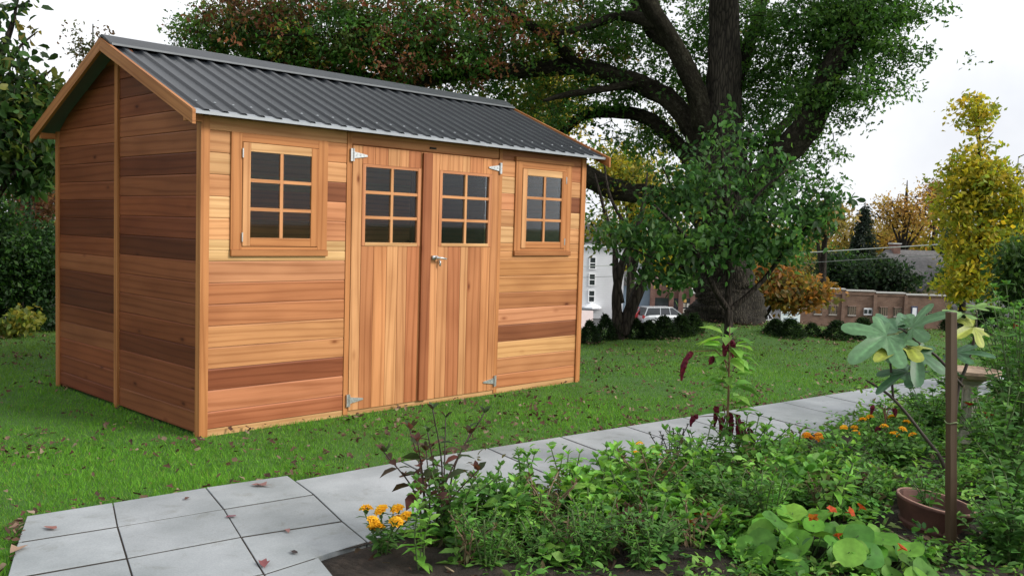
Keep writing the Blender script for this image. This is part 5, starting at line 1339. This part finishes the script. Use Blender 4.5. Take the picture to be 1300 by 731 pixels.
def nasturtium(label, px, py, r, n, flw, h=.16):
    g = ground(px, py, .01); root = thing('nasturtium', label, 'flower plant', (g[0], g[1], 0), 0, 'nasturtiums in the bed')
    st = MB(); PP = []; LL = []; NN = []; DD = []
    for i in range(n):
        a = i*2.4; q = r*math.sqrt((i+.5)/n); e = np.array([math.cos(a)*q+random.gauss(0, .02), math.sin(a)*q+random.gauss(0, .02), h*random.uniform(.45, 1.15)*(1.1-.5*q/r)])
        st.tube([(e[0]*.3, e[1]*.3, 0), (e[0]*.8, e[1]*.8, e[2]*.7), e], [.003, .0025, .002], 4, (.10, .17, .06), cap=False)
        PP.append(e); nn = np.array([random.gauss(0, .42), random.gauss(0, .42), 1])+.35*np.array([e[0], e[1], 0])/r-.25*FH; NN.append(nn); a2 = random.uniform(0, 6.28); DD.append((math.cos(a2), math.sin(a2), 0)); LL.append(random.uniform(.075, .145))
    P = np.array(PP); Ln = np.array(LL); N = unit(np.array(NN)); D = np.array(DD); D = unit(D-N*np.sum(D*N, 1, keepdims=True))
    V, F, C = leaves(P-D*Ln[:, None]*.35, D, N, Ln, Ln, pick([(.13, .33, .04), (.11, .28, .035), (.17, .38, .05), (.085, .22, .035)], n, .12), 'round')
    st.build('stem', M_stem, root); np_mesh('foliage', V, F, C, M_herb, root)
    for i in range(flw):
        o = flower_mb('nasturtium', .8, random.choice((ORG, ROR))).build('flower', M_petal, root); a = random.uniform(0, 6.28); q = random.uniform(.1, .9)*r
        o.location = (math.cos(a)*q, math.sin(a)*q, h*1.2); o.rotation_euler = (random.uniform(-.6, .6), random.uniform(.2, .9), random.uniform(0, 6))
nasturtium('bright nasturtium patch with round leaves and orange blooms at the bottom edge', 1020, 712, .32, 52, 5, .20)
nasturtium('nasturtium patch at the foot of the wooden stake', 1120, 728, .24, 24, 2, .13)

def amaranth(label, px, py, h, spec, cols):
    g = ground(px, py, .01); root = thing('amaranth', label, 'flower plant', (g[0], g[1], 0), -YAW, 'amaranths with hanging red tassels'); k = depth(g)/FPX
    st = MB(); top = np.array([0, 0, h]); pth = smooth_path([((0, 0, 0), .008), ((.01, 0, h*.5), .007), (top, .003)], 8); st.tube(*pth, 6, (.16, .10, .05))
    PP = []; DD = []; LL = []
    for j in range(cols):
        f = random.uniform(.25, .98)**.6; a = j*2.4; q = pth[0][int(f*(len(pth[0])-1))]; PP.append(q); DD.append((math.cos(a), math.sin(a), random.uniform(-.3, .4))); LL.append(random.uniform(.09, .16))
    for dx, z0, ln in spec:
        s0 = np.array([dx*.35, random.uniform(-.02, .02), z0-.04]); e = np.array([dx, random.uniform(-.04, .04), z0]); st.tube([pth[0][min(len(pth[0])-1, int(max(0, (z0-.06))/h*(len(pth[0])-1)))], s0+np.array([0, 0, .05]), e], [.004, .003, .002], 5, (.14, .05, .04), cap=False)
        m = MB(); nn = 14; P = [e+np.array([dx*.25*math.sin(t*1.5), 0, .02*math.sin(t*3)-ln*t]) for t in np.linspace(0, 1, nn)]; rr = [.006+.010*math.sin(math.pi*min(1, .15+t*.9))*random.uniform(.75, 1.2) for t in np.linspace(0, 1, nn)]
        rough_tube(m, P, rr, 8, .5); m.c = [tuple(v*random.uniform(.6, 1.3) for v in (.12, .010, .026)) for _ in m.v]; m.build('tassel', M_petal, root)
    P = np.array(PP); D = np.array(DD); Ln = np.array(LL); V, F, C = leaves(P+unit(D)*.04, D, np.array([0, 0, 1.])+.3*RNG.normal(size=P.shape), Ln, Ln*.48, pick(G1+G3, len(P)), 'leaf')
    st.build('stem', M_stem, root, True); np_mesh('foliage', V, F, C, M_herb, root)
amaranth('tall amaranth with drooping dark red tassels standing before the path', 918, 606, .88, [(-.21, .73, .17), (-.02, .80, .12), (.02, .80, .10), (.03, .38, .18), (.06, .38, .20), (.10, .33, .22), (-.02, .36, .14), (-.16, .36, .06), (.05, .74, .08), (-.08, .70, .07), (-.05, .42, .12), (.13, .30, .12)], 60)
amaranth('shorter amaranth with red tassels above the marigolds at the path end', 1120, 585, .36, [(-.06, .34, .05), (.06, .33, .05), (-.02, .22, .08)], 9)

# fig shrub with big lobed leaves
def fig():
    d = 4.95; g = ground(1205, 640, 0); root = thing('fig_shrub', 'fig shrub with large lobed blue green leaves behind the wooden stake', 'shrub', (g[0], g[1], 0)); b = np.array([g[0], g[1], 0.0])
    A = lambda px, py, dd=0: at(px, py, d+dd)-b
    st = MB()
    for pts in ([((0, 0, 0), .012), (A(1198, 590), .011), (A(1172, 552), .009), (A(1134, 506), .008), (A(1099, 482), .004)], [(A(1134, 506), .007), (A(1130, 458), .006), (A(1125, 430), .004)],
                [((.02, 0, 0), .013), (A(1214, 510, .1), .011), (A(1227, 464, .1), .009), (A(1237, 430, .1), .008), (A(1240, 394, .1), .005)], [(A(1222, 490, .05), .008), (A(1192, 455), .008), (A(1172, 440), .007), (A(1148, 420, -.05), .006), (A(1140, 417, -.05), .004)]):
        st.tube(*smooth_path(pts, 6), 7, (.045, .035, .028))
    st.build('stem', M_stem, root, True)
    lobes = [(-150, .34), (-118, .52), (-92, .30), (-62, .80), (-38, .40), (0, 1.0), (38, .40), (62, .80), (92, .30), (118, .52), (150, .34)]
    def leaf(base, tip, wide, col, nrm, stemfrom=None, curl=.18):
        base = A(*base); tip = A(*tip); D = tip-base; Ln = np.linalg.norm(D); D = D/Ln; N = np.array(nrm, float); B_ = unit(np.cross(N, D)); N = np.cross(D, B_)
        m = MB(); pts = [(0, 0)]
        prof = []
        ang = [q[0] for q in lobes]; rad = [q[1] for q in lobes]
        for a in np.linspace(-150, 150, 61):
            r = np.interp(a, ang, rad); i = np.argmin(np.abs(np.array(ang)-a)); 
            # rounded lobes
            pk = max(math.exp(-abs((a-c)/23.5)**2.5)*h_ for c, h_ in ((0, 1.0), (60, .88), (-60, .88), (118, .62), (-118, .62))); r = max(.42, pk); prof.append((r*math.cos(math.radians(a)), r*math.sin(math.radians(a))))
        o = np.array([.0, 0]); vs = [base]; cc = [tuple(v*.9 for v in col)]
        rings = 4
        for q in range(1, rings+1):
            for (x, y) in prof:
                f = q/rings; x_, y_ = x*f, y*f*wide
                h_ = -curl*(x_**2+.9*y_**2)+.05*abs(math.sin(4*math.atan2(y, x)))*f
                vs.append(base+D*Ln*x_+B_*Ln*y_+N*Ln*h_); aa = abs(math.degrees(math.atan2(y, x))); k = random.uniform(.93, 1.07)*(1.45 if min(abs(aa-v) for v in (0, 60, 118)) < 2.6 and f < .9 else 1); cc.append(tuple(v*k for v in col))
        n = len(prof); fs = [(0, 1+i, 2+i) for i in range(n-1)]+[(1+(q-1)*n+i, 1+q*n+i, 1+q*n+i+1, 1+(q-1)*n+i+1) for q in range(1, rings) for i in range(n-1)]
        m.add(vs, fs, cc)
        if stemfrom: m.tube([A(*stemfrom), base], .003, 5, (.14, .18, .06))
        return m.build('leaf', M_fig, root, True)
    BG = (.085, .185, .080); BG2 = (.055, .135, .062); YL = (.26, .30, .045); LG = (.13, .24, .05)
    up = np.array([0, 0, 1.0]); tc = -FH
    leaf((1126, 426, -.05), (1082, 452, -.20), .85, BG, up*.8+tc*.6, (1146, 421))
    leaf((1158, 416, -.05), (1204, 392, -.2), .95, BG, up*.8+tc*.6, (1150, 421)); leaf((1158, 408, .05), (1116, 402, .2), .7, BG, up*.9+tc*.5, (1150, 420))
    leaf((1140, 421, 0), (1150, 392, .15), .8, BG2, up*.7+tc*.7, (1146, 421)); leaf((1132, 430, .02), (1104, 424, .12), .7, BG, up*.9+tc*.4, (1146, 424))
    leaf((1150, 436, -.02), (1114, 448, -.2), .7, YL, up*.9+tc*.4, (1146, 422)); leaf((1162, 446, -.05), (1168, 486, -.2), .95, BG2, tc*.9+up*.35, (1164, 432)); leaf((1152, 472, -.03), (1112, 492, -.12), .65, BG2, up*.9+tc*.15, (1132, 480))
    leaf((1214, 448, .05), (1264, 447, -.05), .8, BG2, up*.9+tc*.4, (1230, 455)); leaf((1238, 390, .05), (1272, 387, 0), .6, LG, up*.9+tc*.3, (1240, 396)); leaf((1222, 398, .05), (1212, 399, -.1), .6, LG, up*.9+tc*.3, (1239, 398))
    leaf((1236, 415, .05), (1216, 424, -.05), .9, YL, up*.6+tc*.8, (1239, 408)); leaf((1205, 470, .1), (1185, 455, .0), .8, BG2, up+tc*.2, (1215, 480))
M_fig = attrmat('fig_leaf', .5, .4, .12, .22, 40)
fig()

def pot_etc():
    p = ground(1207, 708, 0); t = thing('wooden_stake', 'weathered square wooden stake driven into the bed at right', 'stake', (p[0], p[1], 0), -YAW+.25)
    k = depth(p)/FPX; top = at(1208, 396, depth(p)); lean = top-np.array([p[0], p[1], top[2]])
    m = MB(); w = .0175; zs = np.linspace(-.1, top[2], 12); du = 7
    vs = []; uv = []
    for z in zs:
        f = max(0, z/top[2]); q_ = -(-YAW+.25); c_ = f*np.array([lean[0]*math.cos(q_)-lean[1]*math.sin(q_), lean[0]*math.sin(q_)+lean[1]*math.cos(q_)])
        for (a, b_) in ((-w, -w), (w, -w), (w, w), (-w, w)): vs.append((c_[0]+a+random.uniform(-.0012, .0012), c_[1]+b_+random.uniform(-.0012, .0012), z)); uv.append((z+du, a+b_*.3))
    fs = [(i*4+k_, i*4+(k_+1) % 4, (i+1)*4+(k_+1) % 4, (i+1)*4+k_) for i in range(len(zs)-1) for k_ in range(4)]+[(44, 45, 46, 47), (3, 2, 1, 0)]
    m.add(vs, fs, (.075, .052, .034), uv); o = m.build('post', M_trim, t, bevel=.002)
    m = MB(); f = .6/top[2]; m.tube([(f*(lean[0]*math.cos(q_)-lean[1]*math.sin(q_))+.027*math.cos(a), f*(lean[0]*math.sin(q_)+lean[1]*math.cos(q_))+.027*math.sin(a), .60+.004*math.sin(3*a)) for a in np.linspace(0, 6.28, 14)], .0025, 5, (.2, .25, .12)); m.build('tie', M_stem, t)
    # clay pot
    g = at(1177, 634, 4.50); zr_ = g[2]; t = thing('clay_pot', 'large tilted terracotta pot half hidden by vines behind the stake', 'pot', (g[0], g[1], zr_-.262), -YAW); t.rotation_euler = (.04, .15, -YAW)
    R_ = .175; m = MB(); m.lathe([(0, .0), (R_*.62, 0), (R_*.70, .05), (R_*.84, .14), (R_*.86, .15), (R_*.80, .152), (R_*.80, .157), (R_*.93, .20), (R_*1.0, .245), (R_*1.03, .25), (R_*1.03, .262), (R_*.96, .264), (R_*.93, .255), (R_*.86, .21), (R_*.84, .19)], 40); m.build('shell', M_terra, t, True)
    m = MB(); m.lathe([(R_*.96, .2645), (R_*.99, .2665), (R_*1.02, .2655), (R_*1.03, .263)], 40, (1, 1, 1)); m.build('rim', simple('pale_rim', (.30, .17, .13), .8, 0, .25, 30), t, True)
    m = MB(); m.lathe([(R_*.85, .20), (R_*.5, .215), (0, .22)], 28); m.build('pot_soil', M_soil, t, True)
    plant('pot_herb', 'small herb growing inside the terracotta pot', 'plant', 0, 0, .16, 6, .10, .07, G2+G1, pairs=4, wid=.45, base=(g[0], g[1], 0)).location[2] = zr_-.06
    # stone pedestal
    g = ground(1227, 568, 0); d_ = depth(g); k = d_/FPX; t = thing('stone_birdbath', 'stone pedestal with a flat round sandstone top behind the stake', 'birdbath', (g[0], g[1], 0), -YAW); zt = at(1235, 468, d_)[2]
    m = MB(); m.lathe([(0, 0), (.12, 0), (.12, .05), (.085, .07), (.06, .10), (.045, .14), (.042, zt-.14), (.055, zt-.10), (.09, zt-.07), (0, zt-.07)], 16)
    for i in range(8): a = i*math.pi/4; m.tube([(.043*math.cos(a), .043*math.sin(a), .14), (.043*math.cos(a), .043*math.sin(a), zt-.13)], .010, 6)
    m.build('pedestal', M_stone, t)
    m = MB(); m.lathe([(0, zt-.07), (.10, zt-.068), (.165, zt-.045), (.185, zt-.02), (.185, zt), (.17, zt+.004), (.15, zt-.012), (0, zt-.02)], 28); m.build('top', M_stonetop, t)
pot_etc()

def vine(label, px, py, h, n, spread, leaf, cols, fl=()):
    return plant('vine_plant', label, 'plant', px, py, h, n, spread, leaf, cols, 'tall vines at the right side of the bed', pairs=14, wid=.55, low=.04, flowers=fl, stem_r=.005)
V1 = [(.075, .19, .04), (.10, .24, .05), (.055, .14, .032), (.13, .28, .06)]
vine('tall green vine at the right edge in front of the birdbath', 1268, 640, .62, 12, .26, .085, V1, (('nasturtium', (.35, .03, .02), 2, .9),))
vine('tall green vine behind the clay pot at the right', 1250, 596, .42, 14, .24, .08, V1)
vine('tall dense vine touching the right photo edge beside the fig', 1296, 590, .85, 14, .30, .09, V1)
vine('very tall leafy vine at the right photo edge reaching above the birdbath', 1292, 600, 1.05, 14, .24, .10, V1)
vine('very tall dark vine at the right photo edge behind the others', 1285, 545, 1.05, 14, .34, .11, V1)
vine('leafy vine at the lower right corner of the photo', 1285, 722, .40, 12, .22, .085, V1)
vine('leafy vine between the fig stems and the path end', 1180, 560, .36, 14, .28, .085, V1)
vine('leafy vine right of the birdbath reaching the tree line', 1275, 540, .80, 12, .36, .11, V1, (('nasturtium', (.35, .05, .03), 1, 1.0),))
vine('low vine left of the clay pot behind the nasturtiums', 1085, 668, .13, 9, .16, .065, V1)
vine('low vine at the foot of the stake on its right', 1258, 705, .20, 10, .16, .07, V1)
vine('far vine beside the path end near the lawn', 1215, 522, .42, 12, .40, .10, V1)
vine('far pale vine behind the birdbath at the right edge', 1300, 500, .75, 12, .55, .13, V1+G3[:1])
vine('green vine before the large marigolds near the fig stem', 1140, 598, .24, 14, .24, .075, V1)

def weeds():
    kinds = []
    for nm, lb, gr, (h, n, spread, leaf), cols, kw in (
        ('feathery_weed', 'feathery fine leaved green weed in the tangled bed', 'feathery weeds in the bed', (.20, 9, .14, .045), G1+G2, dict(pairs=12, wid=.28, low=.05)),
        ('broad_weed', 'low weed with broad bright leaves in the bed', 'broad leaved weeds in the bed', (.13, 6, .11, .085), G3+G1, dict(pairs=3, wid=.75, low=.4)),
        ('upright_weed', 'upright leafy weed with a pale green tip', 'upright weeds in the bed', (.22, 4, .07, .08), G1+G3, dict(pairs=7, wid=.42)),
        ('dark_weed', 'dark green bushy weed in the bed', 'dark bushy weeds in the bed', (.24, 11, .16, .06), G2, dict(pairs=8, wid=.5)),
        ('dry_weed', 'dry brown withered weed stalks in the bed', 'withered weeds in the bed', (.22, 7, .15, .05), [(.16, .11, .06), (.11, .075, .04), (.20, .16, .09), (.07, .08, .03)], dict(pairs=6, wid=.35, bare=.35, stemcol=(.17, .125, .075), droop=.8, stem_r=.0022)),
        ('red_weed', 'small weed with dark red stems and leaves', 'red leaved weeds in the bed', (.17, 6, .09, .055), [(.10, .03, .03), (.07, .04, .025), (.06, .09, .03)], dict(pairs=6, wid=.45, stemcol=(.10, .03, .03)))):
        kinds.append((nm, lb, gr, h, n, spread, leaf, cols, kw))
    spots = {0: [(640, 700), (680, 690), (720, 700), (760, 700), (700, 665), (660, 725), (740, 725), (600, 712), (620, 728), (800, 655), (850, 660), (690, 712), (815, 725), (665, 672), (735, 680)],
             1: [(770, 690), (800, 640), (840, 690), (900, 690), (745, 650), (960, 655), (1000, 650), (1050, 640), (930, 715), (705, 728), (635, 680), (1180, 718)],
             2: [(790, 655), (745, 690), (880, 640), (925, 640), (985, 630), (1010, 605), (985, 668), (860, 700), (1060, 668), (655, 690), (1105, 610), (1230, 722)],
             3: [(810, 670), (860, 630), (905, 655), (945, 680), (1010, 655), (1060, 625), (1090, 655), (760, 715), (1135, 575), (1160, 585), (830, 715), (1270, 690), (1290, 650), (1215, 600), (1260, 570), (1285, 560)],
             4: [(820, 650), (775, 710), (880, 705), (960, 640), (1035, 660), (720, 712), (690, 680), (590, 725)],
             5: [(1075, 640), (1045, 655), (870, 665), (1020, 630), (925, 625), (800, 705)]}
    for i, (nm, lb, gr, h, n, spread, leaf, cols, kw) in enumerate(kinds):
        p0 = None
        for j, (px, py) in enumerate(spots[i]):
            g = ground(px, py, .02)
            if j == 0: p0 = plant(nm, lb, 'weed', px, py, h, n, spread, leaf, cols, gr, **kw); o = p0
            else: o = copy_tree(p0)
            o.location = (g[0], g[1], .012); o.rotation_euler = (random.uniform(-.12, .12), random.uniform(-.12, .12), random.uniform(0, 6.28)); q = random.uniform(.65, 1.4); o.scale = (q, q, q*random.uniform(.8, 1.2))
weeds()

def groundcover():
    n = 7000; VV = []; FF = []; CC = []; b0 = 0
    x = RNG.uniform(-.5, 6.5, n*3); y = RNG.uniform(-5.6, -2.3, n*3)
    dens = .5+.5*np.sin(2.3*x+1.1)*np.sin(2.7*y+.5)+.35*np.sin(5.1*x-3*y)
    px_d = np.hypot(x-CAM[0], y-CAM[1])
    gb = ground(455, 722)
    bare = np.exp(-(((x-gb[0])/.25)**2+((y-gb[1])/.2)**2))+.5*np.exp(-(((x-1.1)/.25)**2+((y+3.5)/.22)**2))
    pc = at(1177, 634, 4.5); pf = pc-FH*.16
    free = (np.hypot(x-pc[0], y-pc[1]) > .26) & (np.hypot(x-pf[0], y-pf[1]) > .25)
    k = free & (y < lo_line(x)-.03) & (RNG.random(len(x)) < np.clip(dens*.9+.18-bare*1.0, 0.02, 1)) & (x > -.35)
    x, y = x[k][:n], y[k][:n]; n = len(x); per = 9
    hh = RNG.uniform(.02, .12, n)*(1+.6*np.sin(1.9*x+2.2*y))*np.where(RNG.random(n) < .12, 1.9, 1)
    P = np.repeat(np.stack([x, y, np.abs(hh)], 1), per, 0)+RNG.normal(size=(n*per, 3))*np.array([.035, .035, .02]); P[:, 2] = np.maximum(P[:, 2], .012); m = len(P)
    D = RNG.normal(size=(m, 3)); D[:, 2] = np.abs(D[:, 2])*.5-.1; N = np.array([0, 0, 1.])+.45*RNG.normal(size=(m, 3)); Ln = RNG.uniform(.022, .062, m)
    C = np.repeat(pick(G2+G1+G1+G3+[(.14, .20, .05), (.10, .09, .04)], n, .22), per, 0)*(1+.12*RNG.normal(size=(m, 1)))
    V, F, C = leaves(P, D, N, Ln, Ln*RNG.uniform(.3, .6, m), np.clip(C, .01, .5), 'leaf')
    o = np_mesh('ground_cover', V, F, C, M_herb); tag(o, 'low green weeds covering the garden bed soil', 'weeds', kind='stuff')
    # dead plant debris on the soil
    n = 4200; x = RNG.uniform(-.55, 4.5, n); y = RNG.uniform(-4.8, -2.35, n); k = y < lo_line(x)-.03; x, y = x[k], y[k]; n = len(x)
    P = np.stack([x, y, RNG.uniform(.025, .05, n)], 1); D = RNG.normal(size=(n, 3))*np.array([1, 1, .2]); Ln = RNG.uniform(.02, .075, n)
    V, F, C = leaves(P, D, np.array([0, 0, 1.])+.4*RNG.normal(size=(n, 3)), Ln, Ln*RNG.uniform(.08, .5, n), pick(DCOL, n, .25)*.75, 'leaf')
    o = np_mesh('bed_litter', V, F, C, M_dry); tag(o, 'dry leaf and stalk litter over the bed soil', 'litter', kind='stuff')
    # straw stalks
    for i, (a, b_, c_, lb) in enumerate((((784, 715), (800, 668), (808, 640), 'long pale dry stalk standing crooked in the bed middle'), ((832, 705), (815, 682), (805, 668), 'pale dry stalk leaning left beside the crooked stalk'), ((696, 690), (708, 700), (718, 712), 'pale straw stalk bent over the weeds left of centre'), ((690, 708), (700, 696), (712, 688), 'short tan stalk crossing the weeds left of centre'), ((1125, 672), (1150, 690), (1178, 700), 'pale bent twig lying before the clay pot'), ((555, 715), (570, 728), (580, 731), 'dry tan stalk at the foot of the pale herbs'))):
        m = MB(); P = []
        for q, h in ((a, .015), (b_, .06), (c_, .12 if i < 2 else .03)):
            g = ground(q[0], q[1]+h*200*.6, h*.3); P.append((g[0], g[1], h))
        pth = smooth_path([(p_, r_) for p_, r_ in zip(P, (.0045, .004, .0025))], 6); rough_tube(m, pth[0], pth[1], 6, .2); m.c = [(.30, .24, .15)]*len(m.v); tag(m.build('dry_stalk', M_stem, None, True), lb, 'stalk')
groundcover()

# ------------------------------------------------------------------ light
w = bpy.data.worlds.new('World'); S.world = w; w.use_nodes = True; nt = w.node_tree; nt.nodes.clear()
SUN = Vector((.40, -.80, .58)).normalized()      # towards the sun
el = math.asin(SUN.z); az = math.atan2(SUN.x, SUN.y)
sky = nt.nodes.new('ShaderNodeTexSky'); sky.sky_type = 'NISHITA'; sky.sun_disc = False; sky.sun_elevation = el; sky.sun_rotation = az; sky.dust_density = 4; sky.air_density = 1.5
hs = nt.nodes.new('ShaderNodeHueSaturation'); hs.inputs['Saturation'].default_value = .12; nt.links.new(sky.outputs[0], hs.inputs['Color'])
mxs = nt.nodes.new('ShaderNodeMix'); mxs.data_type = 'RGBA'; mxs.inputs[0].default_value = .72; nt.links.new(hs.outputs[0], mxs.inputs[6]); mxs.inputs[7].default_value = (9.4, 9.5, 9.7, 1)     # cloud cover
tcw = nt.nodes.new('ShaderNodeTexCoord'); cn = noise(nt, tcw.outputs['Generated'], 2.2, 6, .55); cl_ = ramp(nt, cn, [(.36, (.80, .82, .86)), (.62, (1.1, 1.1, 1.1))])
cm = mul(nt, mxs.outputs[2], cl_)
bg = nt.nodes.new('ShaderNodeBackground'); bg.inputs[1].default_value = .104; nt.links.new(cm, bg.inputs[0])
wo = nt.nodes.new('ShaderNodeOutputWorld'); nt.links.new(bg.outputs[0], wo.inputs[0])
sl = bpy.data.lights.new('sun', 'SUN'); sl.energy = 2.3; sl.angle = R(14); sl.color = (1, .95, .87); so = bpy.data.objects.new('sun', sl); link(so)
so.rotation_euler = SUN.to_track_quat('Z', 'Y').to_euler()
S.view_settings.view_transform = 'Standard'; S.view_settings.look = 'None'; S.view_settings.exposure = .46; S.view_settings.gamma = 1; S.view_settings.use_curve_mapping = False
S.render.engine = 'CYCLES'; c = S.cycles
c.max_bounces = 8; c.diffuse_bounces = 5; c.glossy_bounces = 3; c.transmission_bounces = 4; c.transparent_max_bounces = 8; c.sample_clamp_indirect = 6
